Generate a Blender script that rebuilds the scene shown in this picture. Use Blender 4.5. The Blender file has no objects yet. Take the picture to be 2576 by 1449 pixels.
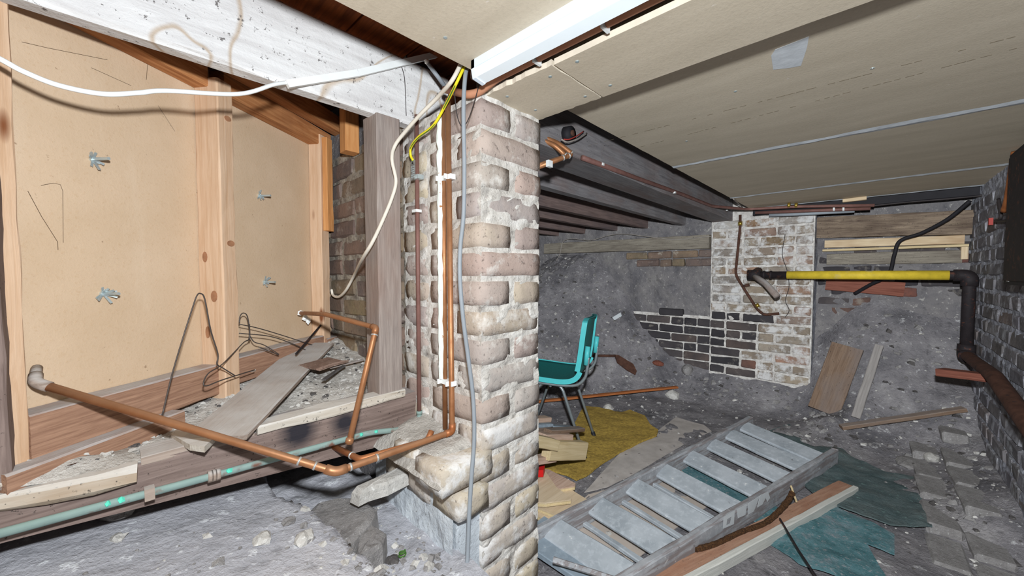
import bpy, bmesh, math, random
import numpy as np
from mathutils import Vector, Matrix, noise, Euler

# ------------------------------------------------------------------ camera, world, lamp, exposure
SC = bpy.context.scene
COL = SC.collection
F_PX, CX, CY = 953.0, 1288.0, 724.0            # focal length and centre in pixels of the 2576x1449 frame
PITCH, HEAD = math.radians(2.2), math.radians(43.4)
cam_d = bpy.data.cameras.new('camera')
cam_d.sensor_width = 36.0
cam_d.lens = F_PX / 2576.0 * 36.0
cam_d.clip_start = 0.01
cam = bpy.data.objects.new('camera', cam_d)
cam.rotation_euler = (math.pi / 2 - PITCH, 0, HEAD - math.pi / 2)
COL.objects.link(cam)
SC.camera = cam

world = bpy.data.worlds.new('world')
SC.world = world
world.use_nodes = True
world.node_tree.nodes['Background'].inputs[0].default_value = (0.86, 0.93, 1.0, 1)
world.node_tree.nodes['Background'].inputs[1].default_value = 0.035

LAMP_LIN, LAMP_CON = .56, .44
lamp_d = bpy.data.lights.new('survey_lamp', 'POINT')   # the lamp carried just above the camera
lamp_d.energy = 58.0
lamp_d.color = (0.90, 0.955, 1.0)
lamp_d.shadow_soft_size = 0.022
lamp_d.use_nodes = True                              # gentle falloff, as the photograph's wide exposure range shows it
_em = lamp_d.node_tree.nodes['Emission']; _fo = lamp_d.node_tree.nodes.new('ShaderNodeLightFalloff'); _fo.inputs['Strength'].default_value = 1.0
_a = lamp_d.node_tree.nodes.new('ShaderNodeMath'); _a.operation = 'MULTIPLY'; _a.inputs[1].default_value = LAMP_LIN; lamp_d.node_tree.links.new(_fo.outputs['Linear'], _a.inputs[0])
_b = lamp_d.node_tree.nodes.new('ShaderNodeMath'); _b.operation = 'MULTIPLY_ADD'; _b.inputs[1].default_value = LAMP_CON; lamp_d.node_tree.links.new(_fo.outputs['Constant'], _b.inputs[0])
lamp_d.node_tree.links.new(_a.outputs[0], _b.inputs[2]); lamp_d.node_tree.links.new(_b.outputs[0], _em.inputs['Strength'])
lamp = bpy.data.objects.new('survey_lamp', lamp_d)
lamp.location = (0.012, -0.012, 0.155)
COL.objects.link(lamp)

SC.view_settings.view_transform = 'Standard'
SC.view_settings.look = 'None'
SC.view_settings.gamma = 1.0
SC.view_settings.use_curve_mapping = False
SC.view_settings.exposure = 0.0

# ------------------------------------------------------------------ helpers: projection of measured points
_fh = Vector((math.cos(HEAD), math.sin(HEAD), 0)); _r = Vector((math.sin(HEAD), -math.cos(HEAD), 0)); _z = Vector((0, 0, 1))
_fw = _fh * math.cos(PITCH) - _z * math.sin(PITCH); _u = _z * math.cos(PITCH) + _fh * math.sin(PITCH)
def ray(x, y): return _fw * F_PX + _r * (x - CX) + _u * (CY - y)
def PX(x, y, ax, v):
    d = ray(x, y); return d * (v / d['xyz'.index(ax)])
PA = math.radians(36.2)                          # the boarded partition runs askew
PD = Vector((math.cos(PA), math.sin(PA), 0)); PN = Vector((math.sin(PA), -math.cos(PA), 0)); P0 = Vector((-.101, 1.113, 0))
def PP(s, t, z): return P0 + PD * s + PN * t + Vector((0, 0, z))
def PXP(x, y, t=0):
    d = ray(x, y); return d * ((P0.dot(PN) + t) / d.dot(PN))
V = Vector
FL = -1.03
rnd = random.Random(7)

# ------------------------------------------------------------------ helpers: objects
WL = {}
def tag(o, label=None, cat=None, group=None, kind=None):
    if label: o['label'] = label
    if cat: o['category'] = cat
    if group: o['group'] = group
    if kind: o['kind'] = kind
    return o
def T(name, label, cat, loc=(0, 0, 0), group=None, kind=None):
    o = bpy.data.objects.new(name, None); COL.objects.link(o)
    o.empty_display_size = .05
    o.location = loc; WL[o] = V(loc)
    return tag(o, label, cat, group, kind)
def link(name, me, parent=None, loc=(0, 0, 0), rot=None):
    o = bpy.data.objects.new(name, me); COL.objects.link(o)
    loc = V(loc); WL[o] = loc
    if parent is not None:
        o.parent = parent; o.location = loc - WL[parent]
        if parent.type == 'MESH' and parent.rotation_euler != Euler((0, 0, 0)):
            R = parent.rotation_euler.to_matrix()
            o.location = R.inverted() @ (loc - WL[parent])
            rot = R.inverted() @ (rot if rot is not None else Matrix.Identity(3))
    else: o.location = loc
    if rot is not None: o.rotation_euler = rot.to_euler()
    return o
class MB:
    def __init__(s): s.v = []; s.f = []
    def add(s, vs, fs):
        n = len(s.v); s.v += [tuple(v) for v in vs]; s.f += [tuple(i + n for i in f) for f in fs]; return s
    def box(s, c, size, R=None):
        c = V(c); h = V(size) * .5; vs = []
        for x, y, z in ((-1,-1,-1),(1,-1,-1),(1,1,-1),(-1,1,-1),(-1,-1,1),(1,-1,1),(1,1,1),(-1,1,1)):
            p = V((x*h.x, y*h.y, z*h.z)); vs.append(c + (R @ p if R is not None else p))
        return s.add(vs, [(0,3,2,1),(4,5,6,7),(0,1,5,4),(1,2,6,5),(2,3,7,6),(3,0,4,7)])
    def bar(s, p, q, w, h, up=(0, 0, 1)):
        p, q = V(p), V(q); R = axes(q - p, up); return s.box((p + q) / 2, ((q - p).length, w, h), R)
    def tube(s, pts, r, n=10, caps=True):
        pts = [V(p) for p in pts]; rs = r if isinstance(r, (list, tuple)) else [r] * len(pts)
        t0 = (pts[1] - pts[0]).normalized(); a = V((0, 0, 1)) if abs(t0.z) < .9 else V((1, 0, 0))
        nx = t0.cross(a).normalized(); vs = []; m = len(pts)
        for i, p in enumerate(pts):
            t = (pts[min(i + 1, m - 1)] - pts[max(i - 1, 0)]).normalized()
            nx = (nx - t * nx.dot(t)); nx = nx.normalized() if nx.length > 1e-6 else t.orthogonal().normalized()
            ny = t.cross(nx)
            for k in range(n):
                an = 2 * math.pi * k / n; vs.append(p + (nx * math.cos(an) + ny * math.sin(an)) * rs[i])
        fs = [(i*n+k, i*n+(k+1)%n, (i+1)*n+(k+1)%n, (i+1)*n+k) for i in range(m-1) for k in range(n)]
        if caps: fs += [tuple(range(n-1, -1, -1)), tuple((m-1)*n + k for k in range(n))]
        return s.add(vs, fs)
    def prism(s, pts, ext):
        pts = [V(p) for p in pts]; e = V(ext); n = len(pts)
        return s.add(pts + [p + e for p in pts], [tuple(range(n-1, -1, -1)), tuple(range(n, 2*n))] + [(i, (i+1)%n, n+(i+1)%n, n+i) for i in range(n)])
    def blob(s, c, size, seed=0, sub=1, amp=.25, flat=1.0):
        bm = bmesh.new(); bmesh.ops.create_icosphere(bm, subdivisions=sub, radius=1.0)
        vs = []
        for v in bm.verts:
            p = v.co; k = 1 + amp * noise.noise(p * 1.3 + V((seed * 3.1, seed * 1.7, seed)))
            vs.append(V(c) + V((p.x * size[0], p.y * size[1], p.z * size[2])) * k)
        fs = [tuple(v.index for v in f.verts) for f in bm.faces]; bm.free()
        return s.add(vs, fs)
    def mesh(s, name, mat, off=(0, 0, 0), smooth=False):
        me = bpy.data.meshes.new(name); off = V(off)
        me.from_pydata([tuple(V(v) - off) for v in s.v], [], s.f)
        bm = bmesh.new(); bm.from_mesh(me); bmesh.ops.recalc_face_normals(bm, faces=bm.faces); bm.to_mesh(me); bm.free()
        if smooth: me.polygons.foreach_set('use_smooth', [True] * len(me.polygons))
        me.materials.append(mat); return me
    def build(s, name, mat, parent=None, smooth=False, label=None, cat=None, group=None, kind=None):
        if parent is None:
            a = np.array(s.v); lo, hi = a.min(0), a.max(0); off = V(((lo[0]+hi[0])/2, (lo[1]+hi[1])/2, lo[2]))
        else: off = WL[parent]
        o = link(name, s.mesh(name, mat, off, smooth), parent, off) if parent is None or parent.rotation_euler == Euler((0,0,0)) else None
        if o is None:
            R = parent.rotation_euler.to_matrix(); me = s.mesh(name, mat, off, smooth)
            me.transform(R.inverted().to_4x4()); o = bpy.data.objects.new(name, me); COL.objects.link(o); o.parent = parent; WL[o] = off
        return tag(o, label, cat, group, kind)
def axes(d, up=(0, 0, 1)):
    x = V(d).normalized(); u = V(up)
    if abs(x.dot(u.normalized())) > .999: u = V((1, 0, 0))
    y = u.cross(x).normalized(); z = x.cross(y)
    return Matrix((x, y, z)).transposed()
def plank_mesh(name, L, w, h, mat, seed=0, jit=.0015, ch=.003, seg=None, taper=1.0, endjit=0.0, bow=0.0):
    seg = seg or max(2, min(24, int(L / .05))); vs = []; rr = random.Random(seed)
    ch = min(ch, w * .3, h * .3)
    for i in range(seg + 1):
        t = i / seg; x = (t - .5) * L; k = 1 + (taper - 1) * t
        W, H = w / 2 * k, h / 2
        prof = ((-W+ch,-H),(W-ch,-H),(W,-H+ch),(W,H-ch),(W-ch,H),(-W+ch,H),(-W,H-ch),(-W,-H+ch))
        for y, z in prof:
            ex = rr.uniform(-endjit, endjit) if i in (0, seg) else 0
            n1 = noise.noise(V((x * 9 + seed * 5.3, y * 20, z * 20))) * jit + rr.uniform(-jit, jit) * .5
            vs.append((x + ex, y + n1, z + n1 * .7 + bow * math.sin(math.pi * t)))
    fs = [(i*8+k, i*8+(k+1)%8, (i+1)*8+(k+1)%8, (i+1)*8+k) for i in range(seg) for k in range(8)]
    fs += [tuple(range(7, -1, -1)), tuple(seg*8+k for k in range(8))]
    me = bpy.data.meshes.new(name); me.from_pydata(vs, [], fs); me.materials.append(mat); return me
def plank(name, p, q, w, h, mat, parent=None, up=(0, 0, 1), label=None, cat=None, group=None, kind=None, **kw):
    p, q = V(p), V(q)
    kw.setdefault('seed', rnd.randrange(1000))
    me = plank_mesh(name, (q - p).length, w, h, mat, **kw)
    o = link(name, me, parent, (p + q) / 2, axes(q - p, up))
    return tag(o, label, cat, group, kind)
def fillet(pts, r, n=5):
    pts = [V(p) for p in pts]; out = [pts[0]]
    for i in range(1, len(pts) - 1):
        a, b, c = pts[i-1], pts[i], pts[i+1]; d1 = (a - b); d2 = (c - b)
        k = min(r, d1.length * .45, d2.length * .45); s = b + d1.normalized() * k; e = b + d2.normalized() * k
        for j in range(n + 1):
            t = j / n; out.append(s * (1-t)**2 + b * 2*t*(1-t) + e * t*t)
    out.append(pts[-1]); return out
def spline(pts, n=8):
    P = [V(p) for p in pts]; P = [P[0] * 2 - P[1]] + P + [P[-1] * 2 - P[-2]]; out = []
    for i in range(1, len(P) - 2):
        for j in range(n):
            t = j / n; a, b, c, d = P[i-1], P[i], P[i+1], P[i+2]
            out.append(.5 * ((2*b) + (c - a)*t + (2*a - 5*b + 4*c - d)*t*t + (3*b - a - 3*c + d)*t**3))
    out.append(P[-2]); return out
def grid(fn, nu, nv):
    vs = [fn(i / nu, j / nv) for j in range(nv + 1) for i in range(nu + 1)]; w = nu + 1
    return vs, [(j*w+i, j*w+i+1, (j+1)*w+i+1, (j+1)*w+i) for j in range(nv) for i in range(nu)]
def fbm(p, o=4): return noise.fractal(V(p), 1.0, 2.0, o)
def sheet(name, outline, thick, mat, parent=None, amp=.004, freq=9, cuts=3, lift=None, **kw):
    """a lying piece of cloth or board cut to an outline, with folds"""
    bm = bmesh.new(); n = len(outline)
    bm.faces.new([bm.verts.new(V(p)) for p in outline])
    bmesh.ops.triangulate(bm, faces=bm.faces)
    for _ in range(cuts): bmesh.ops.subdivide_edges(bm, edges=bm.edges, cuts=1, use_grid_fill=True)
    bmesh.ops.triangulate(bm, faces=bm.faces)
    for v in bm.verts:
        v.co.z += amp * (fbm(v.co * freq, 3) + .3); 
        if lift: v.co.z += lift(v.co)
    r = bmesh.ops.extrude_face_region(bm, geom=list(bm.faces))
    for g in r['geom']:
        if isinstance(g, bmesh.types.BMVert): g.co.z += thick
    bmesh.ops.recalc_face_normals(bm, faces=bm.faces)
    mb = MB(); mb.v = [tuple(v.co) for v in bm.verts]; bm.verts.index_update(); mb.f = [tuple(v.index for v in f.verts) for f in bm.faces]; bm.free()
    return mb.build(name, mat, parent, **kw)

# ------------------------------------------------------------------ materials
class NT:
    def __init__(s, name):
        s.m = bpy.data.materials.new(name); s.m.use_nodes = True; s.t = s.m.node_tree
        s.b = s.t.nodes['Principled BSDF']; s.b.inputs['Roughness'].default_value = .9
        s.b.inputs['Specular IOR Level'].default_value = .25
        s._tc = None; s.h = None
    def n(s, typ, **kw):
        nd = s.t.nodes.new(typ)
        for k, v in kw.items(): setattr(nd, k, v)
        return nd
    def set(s, sock, v):
        if isinstance(v, bpy.types.NodeSocket): s.t.links.new(v, sock)
        else:
            if isinstance(v, (tuple, list)) and len(v) == 3 and sock.type == 'RGBA': v = (*v, 1)
            sock.default_value = v
    def co(s, kind='Object', scale=(1, 1, 1), off=None):
        if s._tc is None: s._tc = s.n('ShaderNodeTexCoord')
        o = s._tc.outputs[kind]
        if off is not None:
            a = s.n('ShaderNodeVectorMath', operation='ADD'); s.set(a.inputs[0], o); s.set(a.inputs[1], off); o = a.outputs[0]
        mp = s.n('ShaderNodeVectorMath', operation='MULTIPLY'); s.set(mp.inputs[0], o); mp.inputs[1].default_value = scale; return mp.outputs[0]
    def rand(s):
        oi = s.n('ShaderNodeObjectInfo'); return oi.outputs['Random']
    def math(s, op, a, b=0.0, clamp=False):
        m = s.n('ShaderNodeMath', operation=op, use_clamp=clamp); s.set(m.inputs[0], a); s.set(m.inputs[1], b); return m.outputs[0]
    def randoff(s):
        m = s.math('MULTIPLY', s.rand(), 57.0); c = s.n('ShaderNodeCombineXYZ')
        for i in range(3): s.set(c.inputs[i], m)
        return c.outputs[0]
    def noise(s, co, scale=5, det=4, rough=.6, dist=0.0):
        t = s.n('ShaderNodeTexNoise'); s.set(t.inputs['Vector'], co); t.inputs['Scale'].default_value = scale
        t.inputs['Detail'].default_value = det; t.inputs['Roughness'].default_value = rough; t.inputs['Distortion'].default_value = dist
        return t.outputs['Fac']
    def vor(s, co, scale=5, feature='F1', out='Distance'):
        t = s.n('ShaderNodeTexVoronoi', feature=feature); s.set(t.inputs['Vector'], co); t.inputs['Scale'].default_value = scale
        return t.outputs[out]
    def ramp(s, fac, stops, interp='LINEAR'):
        r = s.n('ShaderNodeValToRGB'); e = r.color_ramp; e.interpolation = interp
        for i, (p, c) in enumerate(stops):
            if isinstance(c, (int, float)): c = (c, c, c)
            el = e.elements[i] if i < 2 else e.elements.new(p)
            el.position = p; el.color = (*c, 1)
        s.set(r.inputs[0], fac); return r.outputs[0]
    def mix(s, fac, a, b, blend='MIX'):
        m = s.n('ShaderNodeMix', data_type='RGBA', blend_type=blend)
        s.set(m.inputs[0], fac); s.set(m.inputs[6], a); s.set(m.inputs[7], b); return m.outputs[2]
    def bump(s, h, dist=.003, strength=1.0):
        b = s.n('ShaderNodeBump'); b.inputs['Distance'].default_value = dist; b.inputs['Strength'].default_value = strength
        s.set(b.inputs['Height'], h)
        if s.h is not None: s.t.links.new(s.h, b.inputs['Normal'])
        s.h = b.outputs[0]; s.t.links.new(s.h, s.b.inputs['Normal']); return s
    def up(s):      # how far a surface faces upward (settled dust)
        g = s.n('ShaderNodeNewGeometry'); x = s.n('ShaderNodeSeparateXYZ'); s.t.links.new(g.outputs['Normal'], x.inputs[0]); return x.outputs[2]
    def col(s, c): s.set(s.b.inputs['Base Color'], c); return s
    def rough(s, v): s.set(s.b.inputs['Roughness'], v); return s
    def metal(s, v): s.set(s.b.inputs['Metallic'], v); return s
def L(r, g, b):
    f = lambda c: ((c/255 + .055)/1.055)**2.4 if c > 10 else c/255/12.92
    return (f(r), f(g), f(b))

def wood(name, a, b, dark=None, scale=1.0, dust=0.0, dustc=L(176,172,170), knots=0.0, knotc=L(120,70,40), rough=.8, bump=.0012, speck=0.0, speckc=L(40,34,30), contrast=(.3,.7)):
    t = NT(name); o = t.randoff()
    g = t.noise(t.co(scale=(1.6*scale, 26*scale, 26*scale), off=o), 4, 5, .62, .6)
    c = t.ramp(g, [(contrast[0], a), (contrast[1], b)])
    big = t.noise(t.co(scale=(1, 3, 3), off=o), 3, 3)
    if dark: c = t.mix(t.ramp(big, [(.45, 0.0), (.75, .8)]), c, dark)
    if knots:
        v = t.vor(t.co(scale=(2.6, 9, 9), off=o), 1.6)
        c = t.mix(t.ramp(v, [(0.10*knots, 1.0), (.17*knots, 0.0)]), c, knotc)
    if speck:
        v = t.noise(t.co(off=o), 120, 3, .7); c = t.mix(t.ramp(v, [(.66-.1*speck, 0.0), (.72, .9)]), c, speckc)
    if dust:
        m = t.math('MULTIPLY', t.ramp(t.up(), [(.35, 0.0), (.8, 1.0)]), t.ramp(t.noise(t.co(off=o), 14, 4), [(.25, .45), (.6, 1.0)]))
        c = t.mix(t.math('MULTIPLY', m, dust), c, dustc)
    t.col(c).rough(rough).bump(g, bump); return t.m
def plain(name, c, var=.25, rough=.6, metal=0.0, scale=30, bump=.0004, c2=None, spots=None, spotscale=40, spotlim=(.6,.68)):
    t = NT(name); f = t.noise(t.co(), scale, 4)
    k = c2 or tuple(x * (1 - var) for x in c)
    cc = t.ramp(f, [(.3, k), (.7, c)])
    if spots: cc = t.mix(t.ramp(t.noise(t.co(), spotscale, 3, .6), [(spotlim[0], 0.0), (spotlim[1], 1.0)]), cc, spots)
    t.col(cc).rough(rough).metal(metal)
    if bump: t.bump(f, bump)
    return t.m
def brick_mat(name, stops, lime, limec, grime=0.0, var=.5, bump=.004, lo=.58, hi=.70):
    t = NT(name); o = t.randoff(); co = t.co(off=o)
    base = t.ramp(t.rand(), stops)
    n1 = t.noise(co, 16, 5, .65); n2 = t.noise(co, 90, 4, .7); n3 = t.noise(co, 7, 3)
    c = t.mix(t.ramp(n1, [(.3, 0.0), (.75, var)]), base, tuple(min(1, x * 1.35) for x in stops[1][1]))
    c = t.mix(t.ramp(n3, [(.35, .45), (.6, 0.0)]), c, stops[0][1])
    c = t.mix(t.ramp(n2, [(.30, .75), (.42, 0.0)]), c, L(70, 60, 55))
    if grime: c = t.mix(t.ramp(t.noise(co, 5, 4), [(.4, 0.0), (.65, grime)]), c, L(60, 58, 60))
    if lime:
        m = t.noise(co, 11, 5, .7); c = t.mix(t.ramp(m, [(lo, 0.0), (hi, lime)]), c, limec)
    h = t.math('ADD', n1, t.math('MULTIPLY', n2, .35)); t.col(c).rough(.95).bump(h, bump); return t.m
def mortar_mat(name, a, b, dark, scale=1.0, bump=.006):
    t = NT(name); co = t.co()
    n1 = t.noise(co, 26*scale, 6, .7); n2 = t.noise(co, 5*scale, 4); n3 = t.noise(co, 130*scale, 3, .7)
    c = t.ramp(n1, [(.28, dark), (.44, b), (.62, a)])
    c = t.mix(t.ramp(n2, [(.42, 0.0), (.68, .75)]), c, b)
    c = t.mix(t.ramp(n3, [(.30, .8), (.38, 0.0)]), c, dark)
    t.col(c).rough(.97).bump(t.math('ADD', n1, t.math('MULTIPLY', n3, .3)), bump); return t.m
def dirt_mat(name, a, b, c3, pale, scale=1.0, bump=.012, palelim=(.60,.66), tint=None, tintlim=(.55,.62)):
    t = NT(name); co = t.co()
    n1 = t.noise(co, 4*scale, 6, .65); n2 = t.noise(co, 24*scale, 6, .7); n3 = t.noise(co, 75*scale, 4, .7)
    c = t.ramp(n1, [(.3, a), (.55, b), (.75, c3)])
    c = t.mix(t.ramp(n2, [(.30, .6), (.45, 0.0)]), c, tuple(x*.5 for x in a))
    c = t.mix(t.ramp(n2, [(palelim[0], 0.0), (palelim[1], .8)]), c, pale)
    c = t.mix(t.ramp(n3, [(.62, 0.0), (.70, .7)]), c, pale)
    if tint: c = t.mix(t.ramp(t.noise(co, 2.3*scale, 3), [(tintlim[0], 0.0), (tintlim[1], .7)]), c, tint)
    t.col(c).rough(1.0).bump(t.math('ADD', n2, t.math('MULTIPLY', n3, .4)), bump); return t.m

M = {}
M['brick'] = brick_mat('stock_brick', [(0.0, L(154,138,132)), (.25, L(176,160,150)), (.45, L(184,172,146)), (.6, L(158,151,149)), (.8, L(178,154,142)), (1.0, L(168,167,162))], .85, L(218,213,206), lo=.55, hi=.68)
M['brick_low'] = brick_mat('limewashed_brick', [(0.0, L(162,151,145)), (.3, L(186,173,150)), (.6, L(172,163,159)), (1.0, L(186,176,168))], .8, L(222,220,218), lo=.5, hi=.62)
M['brick_dark'] = brick_mat('sooty_brick', [(0.0, L(104,90,82)), (.3, L(130,106,92)), (.55, L(128,116,88)), (.8, L(118,96,88)), (1.0, L(96,92,90))], .6, L(176,168,156), grime=.5)
M['brick_far'] = brick_mat('whitewashed_brick', [(0.0, L(122,108,98)), (.25, L(150,136,118)), (.5, L(142,138,134)), (.75, L(158,116,96)), (.9, L(130,104,70)), (1.0, L(172,170,168))], .9, L(206,204,202), grime=.35, lo=.47, hi=.60)
M['brick_black'] = brick_mat('blackened_brick', [(0.0, L(44,42,46)), (.4, L(66,62,64)), (.7, L(90,82,80)), (.93, L(104,86,76)), (1.0, L(156,92,70))], .45, L(160,152,140), grime=.5)
M['brick_right'] = brick_mat('grey_washed_brick', [(0.0, L(96,92,98)), (.3, L(128,126,132)), (.6, L(104,98,92)), (.85, L(140,138,142)), (1.0, L(112,92,76))], .75, L(184,186,192), grime=.5, lo=.52, hi=.66)
M['mortar'] = mortar_mat('lime_mortar', L(228,224,218), L(196,190,182), L(120,114,110))
M['mortar_low'] = mortar_mat('limewash', L(214,220,224), L(186,192,198), L(120,120,122), .7)
M['mortar_dark'] = mortar_mat('dark_mortar', L(168,160,146), L(126,118,108), L(70,64,58))
M['mortar_far'] = mortar_mat('far_mortar', L(222,218,212), L(184,178,172), L(84,80,80))
M['mortar_right'] = mortar_mat('grey_mortar', L(176,178,186), L(130,130,138), L(72,72,78))
M['plaster'] = dirt_mat('parging', L(96,94,98), L(122,118,118), L(140,136,132), L(180,176,170), 1.2, .008)
M['chip'] = None
def chipboard():
    t = NT('chipboard'); co = t.co(); n1 = t.noise(co, 5, 4); n2 = t.noise(co, 160, 3, .7); n3 = t.noise(t.co(scale=(1, 1, .25)), 9, 4)
    c = t.ramp(n1, [(.3, L(188,162,133)), (.7, L(199,174,147))])
    c = t.mix(t.ramp(n2, [(.55, 0.0), (.8, .45)]), c, L(176,142,104))
    c = t.mix(t.ramp(n3, [(.55, 0.0), (.75, .35)]), c, L(214,196,174))
    c = t.mix(t.ramp(t.noise(co, 38, 3, .7), [(.70, 0.0), (.74, .6)]), c, L(120,92,66))
    t.col(c).rough(.8).bump(n2, .0006); return t.m
M['chip'] = chipboard()
def board(name, a, b):
    t = NT(name); co = t.co(); n1 = t.noise(t.co(scale=(2.5, .6, 1)), 5, 5); n2 = t.noise(co, 130, 4, .7)
    c = t.ramp(n1, [(.3, a), (.7, b)]); c = t.mix(t.ramp(n2, [(.5, 0.0), (.85, .4)]), c, tuple(x*.7 for x in a))
    c = t.mix(t.ramp(t.noise(t.co(scale=(1.6,.7,1)), 34, 3, .65), [(.70, 0.0), (.74, .7)]), c, L(226,216,206))
    t.col(c).rough(.75).bump(n2, .0005); return t.m
M['board'] = board('plasterboard_paper', L(194,181,160), L(210,197,176))
M['gypsum'] = plain('gypsum_core', L(232,220,200), .15, .95, bump=.001)
M['filler'] = plain('joint_filler', L(214,218,222), .2, .9, bump=.001)
M['white_beam'] = None
def limewashed_beam():
    t = NT('limewashed_timber'); co = t.co(scale=(1.2, 9, 9)); g = t.noise(co, 4, 6, .65, .5); n2 = t.noise(t.co(), 60, 4, .75); n3 = t.noise(t.co(scale=(1.3,1,1)), 2.2, 2, .5, .6)
    c = t.ramp(g, [(.3, L(196,192,190)), (.6, L(222,220,218))])
    c = t.mix(t.ramp(n3, [(.525, 0.0), (.538, .7), (.543, .7), (.552, 0.0)]), c, L(176,152,124))
    c = t.mix(t.ramp(g, [(.62, 0.0), (.78, .5)]), c, L(168,162,158))
    c = t.mix(t.ramp(n2, [(.615, 0.0), (.66, .85)]), c, L(84,78,76))
    t.col(c).rough(.9).bump(t.math('ADD', g, n2), .002); return t.m
M['white_beam'] = limewashed_beam()
M['pine'] = wood('pine_stud', L(188,152,120), L(208,178,150), scale=.8, knots=1.0, dust=.7)
M['pine_dark'] = wood('old_pine_plate', L(150,92,50), L(196,140,92), dark=L(120,74,44), dust=.5)
M['sole'] = wood('sole_plate', L(126,92,74), L(168,132,108), scale=1.8, dust=1.0)
M['post'] = wood('weathered_post', L(128,116,110), L(158,146,138), dark=L(136,112,100), scale=1.6, dust=.8)
M['sill'] = wood('old_sill_beam', L(98,82,76), L(140,122,114), scale=1.0, dust=.9, speck=.3)
def scorched_sill():
    m = M['sill'].copy(); m.name = 'scorched_sill'; nt = m.node_tree; b = nt.nodes['Principled BSDF']; src = b.inputs['Base Color'].links[0].from_socket
    tc = nt.nodes.new('ShaderNodeTexCoord'); nz = nt.nodes.new('ShaderNodeTexNoise'); nz.inputs['Scale'].default_value = 25
    for (x, z, r) in SCORCH:
        s1 = nt.nodes.new('ShaderNodeVectorMath'); s1.operation = 'SUBTRACT'; nt.links.new(tc.outputs['Object'], s1.inputs[0]); s1.inputs[1].default_value = (x, -.05, z)
        s2 = nt.nodes.new('ShaderNodeVectorMath'); s2.operation = 'LENGTH'; nt.links.new(s1.outputs[0], s2.inputs[0])
        a1 = nt.nodes.new('ShaderNodeMath'); a1.operation = 'MULTIPLY_ADD'; nt.links.new(nz.outputs['Fac'], a1.inputs[0]); a1.inputs[1].default_value = .02; nt.links.new(s2.outputs['Value'], a1.inputs[2])
        mr = nt.nodes.new('ShaderNodeMapRange'); nt.links.new(a1.outputs[0], mr.inputs[0]); mr.inputs[1].default_value = r + .012; mr.inputs[2].default_value = r + .045; mr.inputs[3].default_value = .95; mr.inputs[4].default_value = 0
        mx = nt.nodes.new('ShaderNodeMix'); mx.data_type = 'RGBA'; nt.links.new(mr.outputs[0], mx.inputs[0]); nt.links.new(src, mx.inputs[6]); mx.inputs[7].default_value = (*L(34,34,42), 1); src = mx.outputs[2]
    nt.links.new(src, b.inputs['Base Color']); return m
M['greywood'] = wood('dusty_board', L(132,116,104), L(168,152,140), scale=1.0, dust=1.0, dustc=L(182,178,174))
M['rough_edge'] = wood('pale_old_board', L(172,162,148), L(208,202,192), dark=L(150,128,104), dust=.8, dustc=L(206,204,200), speck=.4)
M['orange'] = wood('floorboard_underside', L(96,46,20), L(150,80,38), dark=L(70,34,18))
M['orange2'] = wood('orange_stud', L(178,118,66), L(206,150,96))
M['joist'] = wood('sooty_joist', L(112,108,110), L(146,142,142), dark=L(124,104,98), speck=.2)
M['joist_brown'] = wood('brown_joist', L(100,84,80), L(134,114,108), dark=L(94,86,88))
M['plate_far'] = wood('sooty_wall_plate', L(108,100,90), L(150,142,128), dark=L(88,78,70), speck=.5)
M['batten_wood'] = wood('varnished_batten', L(140,78,40), L(176,108,62))
M['brown_board'] = wood('brown_board', L(104,82,66), L(134,112,94), dark=L(120,110,106), dust=.3, speck=.3)
M['grey_batten'] = wood('grey_batten', L(128,122,118), L(156,150,146))
M['redwood'] = wood('redbrown_board', L(104,58,46), L(140,88,72))
M['cream_board'] = wood('cream_board', L(196,172,138), L(220,200,168), dark=L(150,112,76))
M['lintel'] = wood('lintel_timber', L(92,76,66), L(150,132,112), dark=L(60,44,36), speck=.6)
M['offcut'] = wood('new_offcut', L(188,166,124), L(214,194,156), scale=.8, knots=.6)
M['offcut2'] = wood('pinkish_offcut', L(170,140,120), L(204,178,160), scale=.8)
M['ply'] = wood('plywood_face', L(192,170,140), L(212,192,164), scale=.6)
M['ply_edge'] = wood('plywood_edge', L(206,180,132), L(226,204,160), scale=2)
M['ladder'] = None
def painted_ladder(name, a, b, worn, lim=(.52, .66)):
    t = NT(name); o = t.randoff(); g = t.noise(t.co(scale=(1.5, 16, 16), off=o), 4, 5); n2 = t.noise(t.co(off=o), 42, 4, .7); n3 = t.noise(t.co(off=o), 9, 3)
    c = t.ramp(n3, [(.3, tuple(x*.84 for x in a)), (.7, b)]); c = t.mix(t.ramp(n2, [(.5, 0.0), (.62, .35)]), c, tuple(min(1, x*1.25) for x in b)); c = t.mix(t.ramp(g, [(lim[0], 0.0), (lim[1], .8)]), c, worn)
    c = t.mix(t.ramp(n2, [(.67, 0.0), (.70, 1.0)]), c, L(214,214,212))
    c = t.mix(t.ramp(n2, [(.28, .7), (.33, 0.0)]), c, L(92,86,86))
    t.col(c).rough(.75).bump(n2, .0008); return t.m
M['ladder'] = painted_ladder('worn_ladder_rail', L(150,152,156), L(172,173,176), L(128,118,116), (.46,.58))
M['tread'] = painted_ladder('painted_tread', L(160,167,173), L(178,183,188), L(160,164,168), (.7,.85))
M['bluegrey'] = painted_ladder('bluegrey_board', L(136,150,162), L(152,164,174), L(140,146,150), (.7,.85))
M['white_paint'] = plain('white_paint', L(206,210,212), .1, .7)
M['rustwood'] = wood('rust_stained_board', L(146,100,74), L(178,138,112), dark=L(142,90,60), speck=.4, dust=.10, dustc=L(190,184,178))
M['whiteedge'] = wood('white_painted_edge', L(188,188,180), L(208,206,198))
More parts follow.
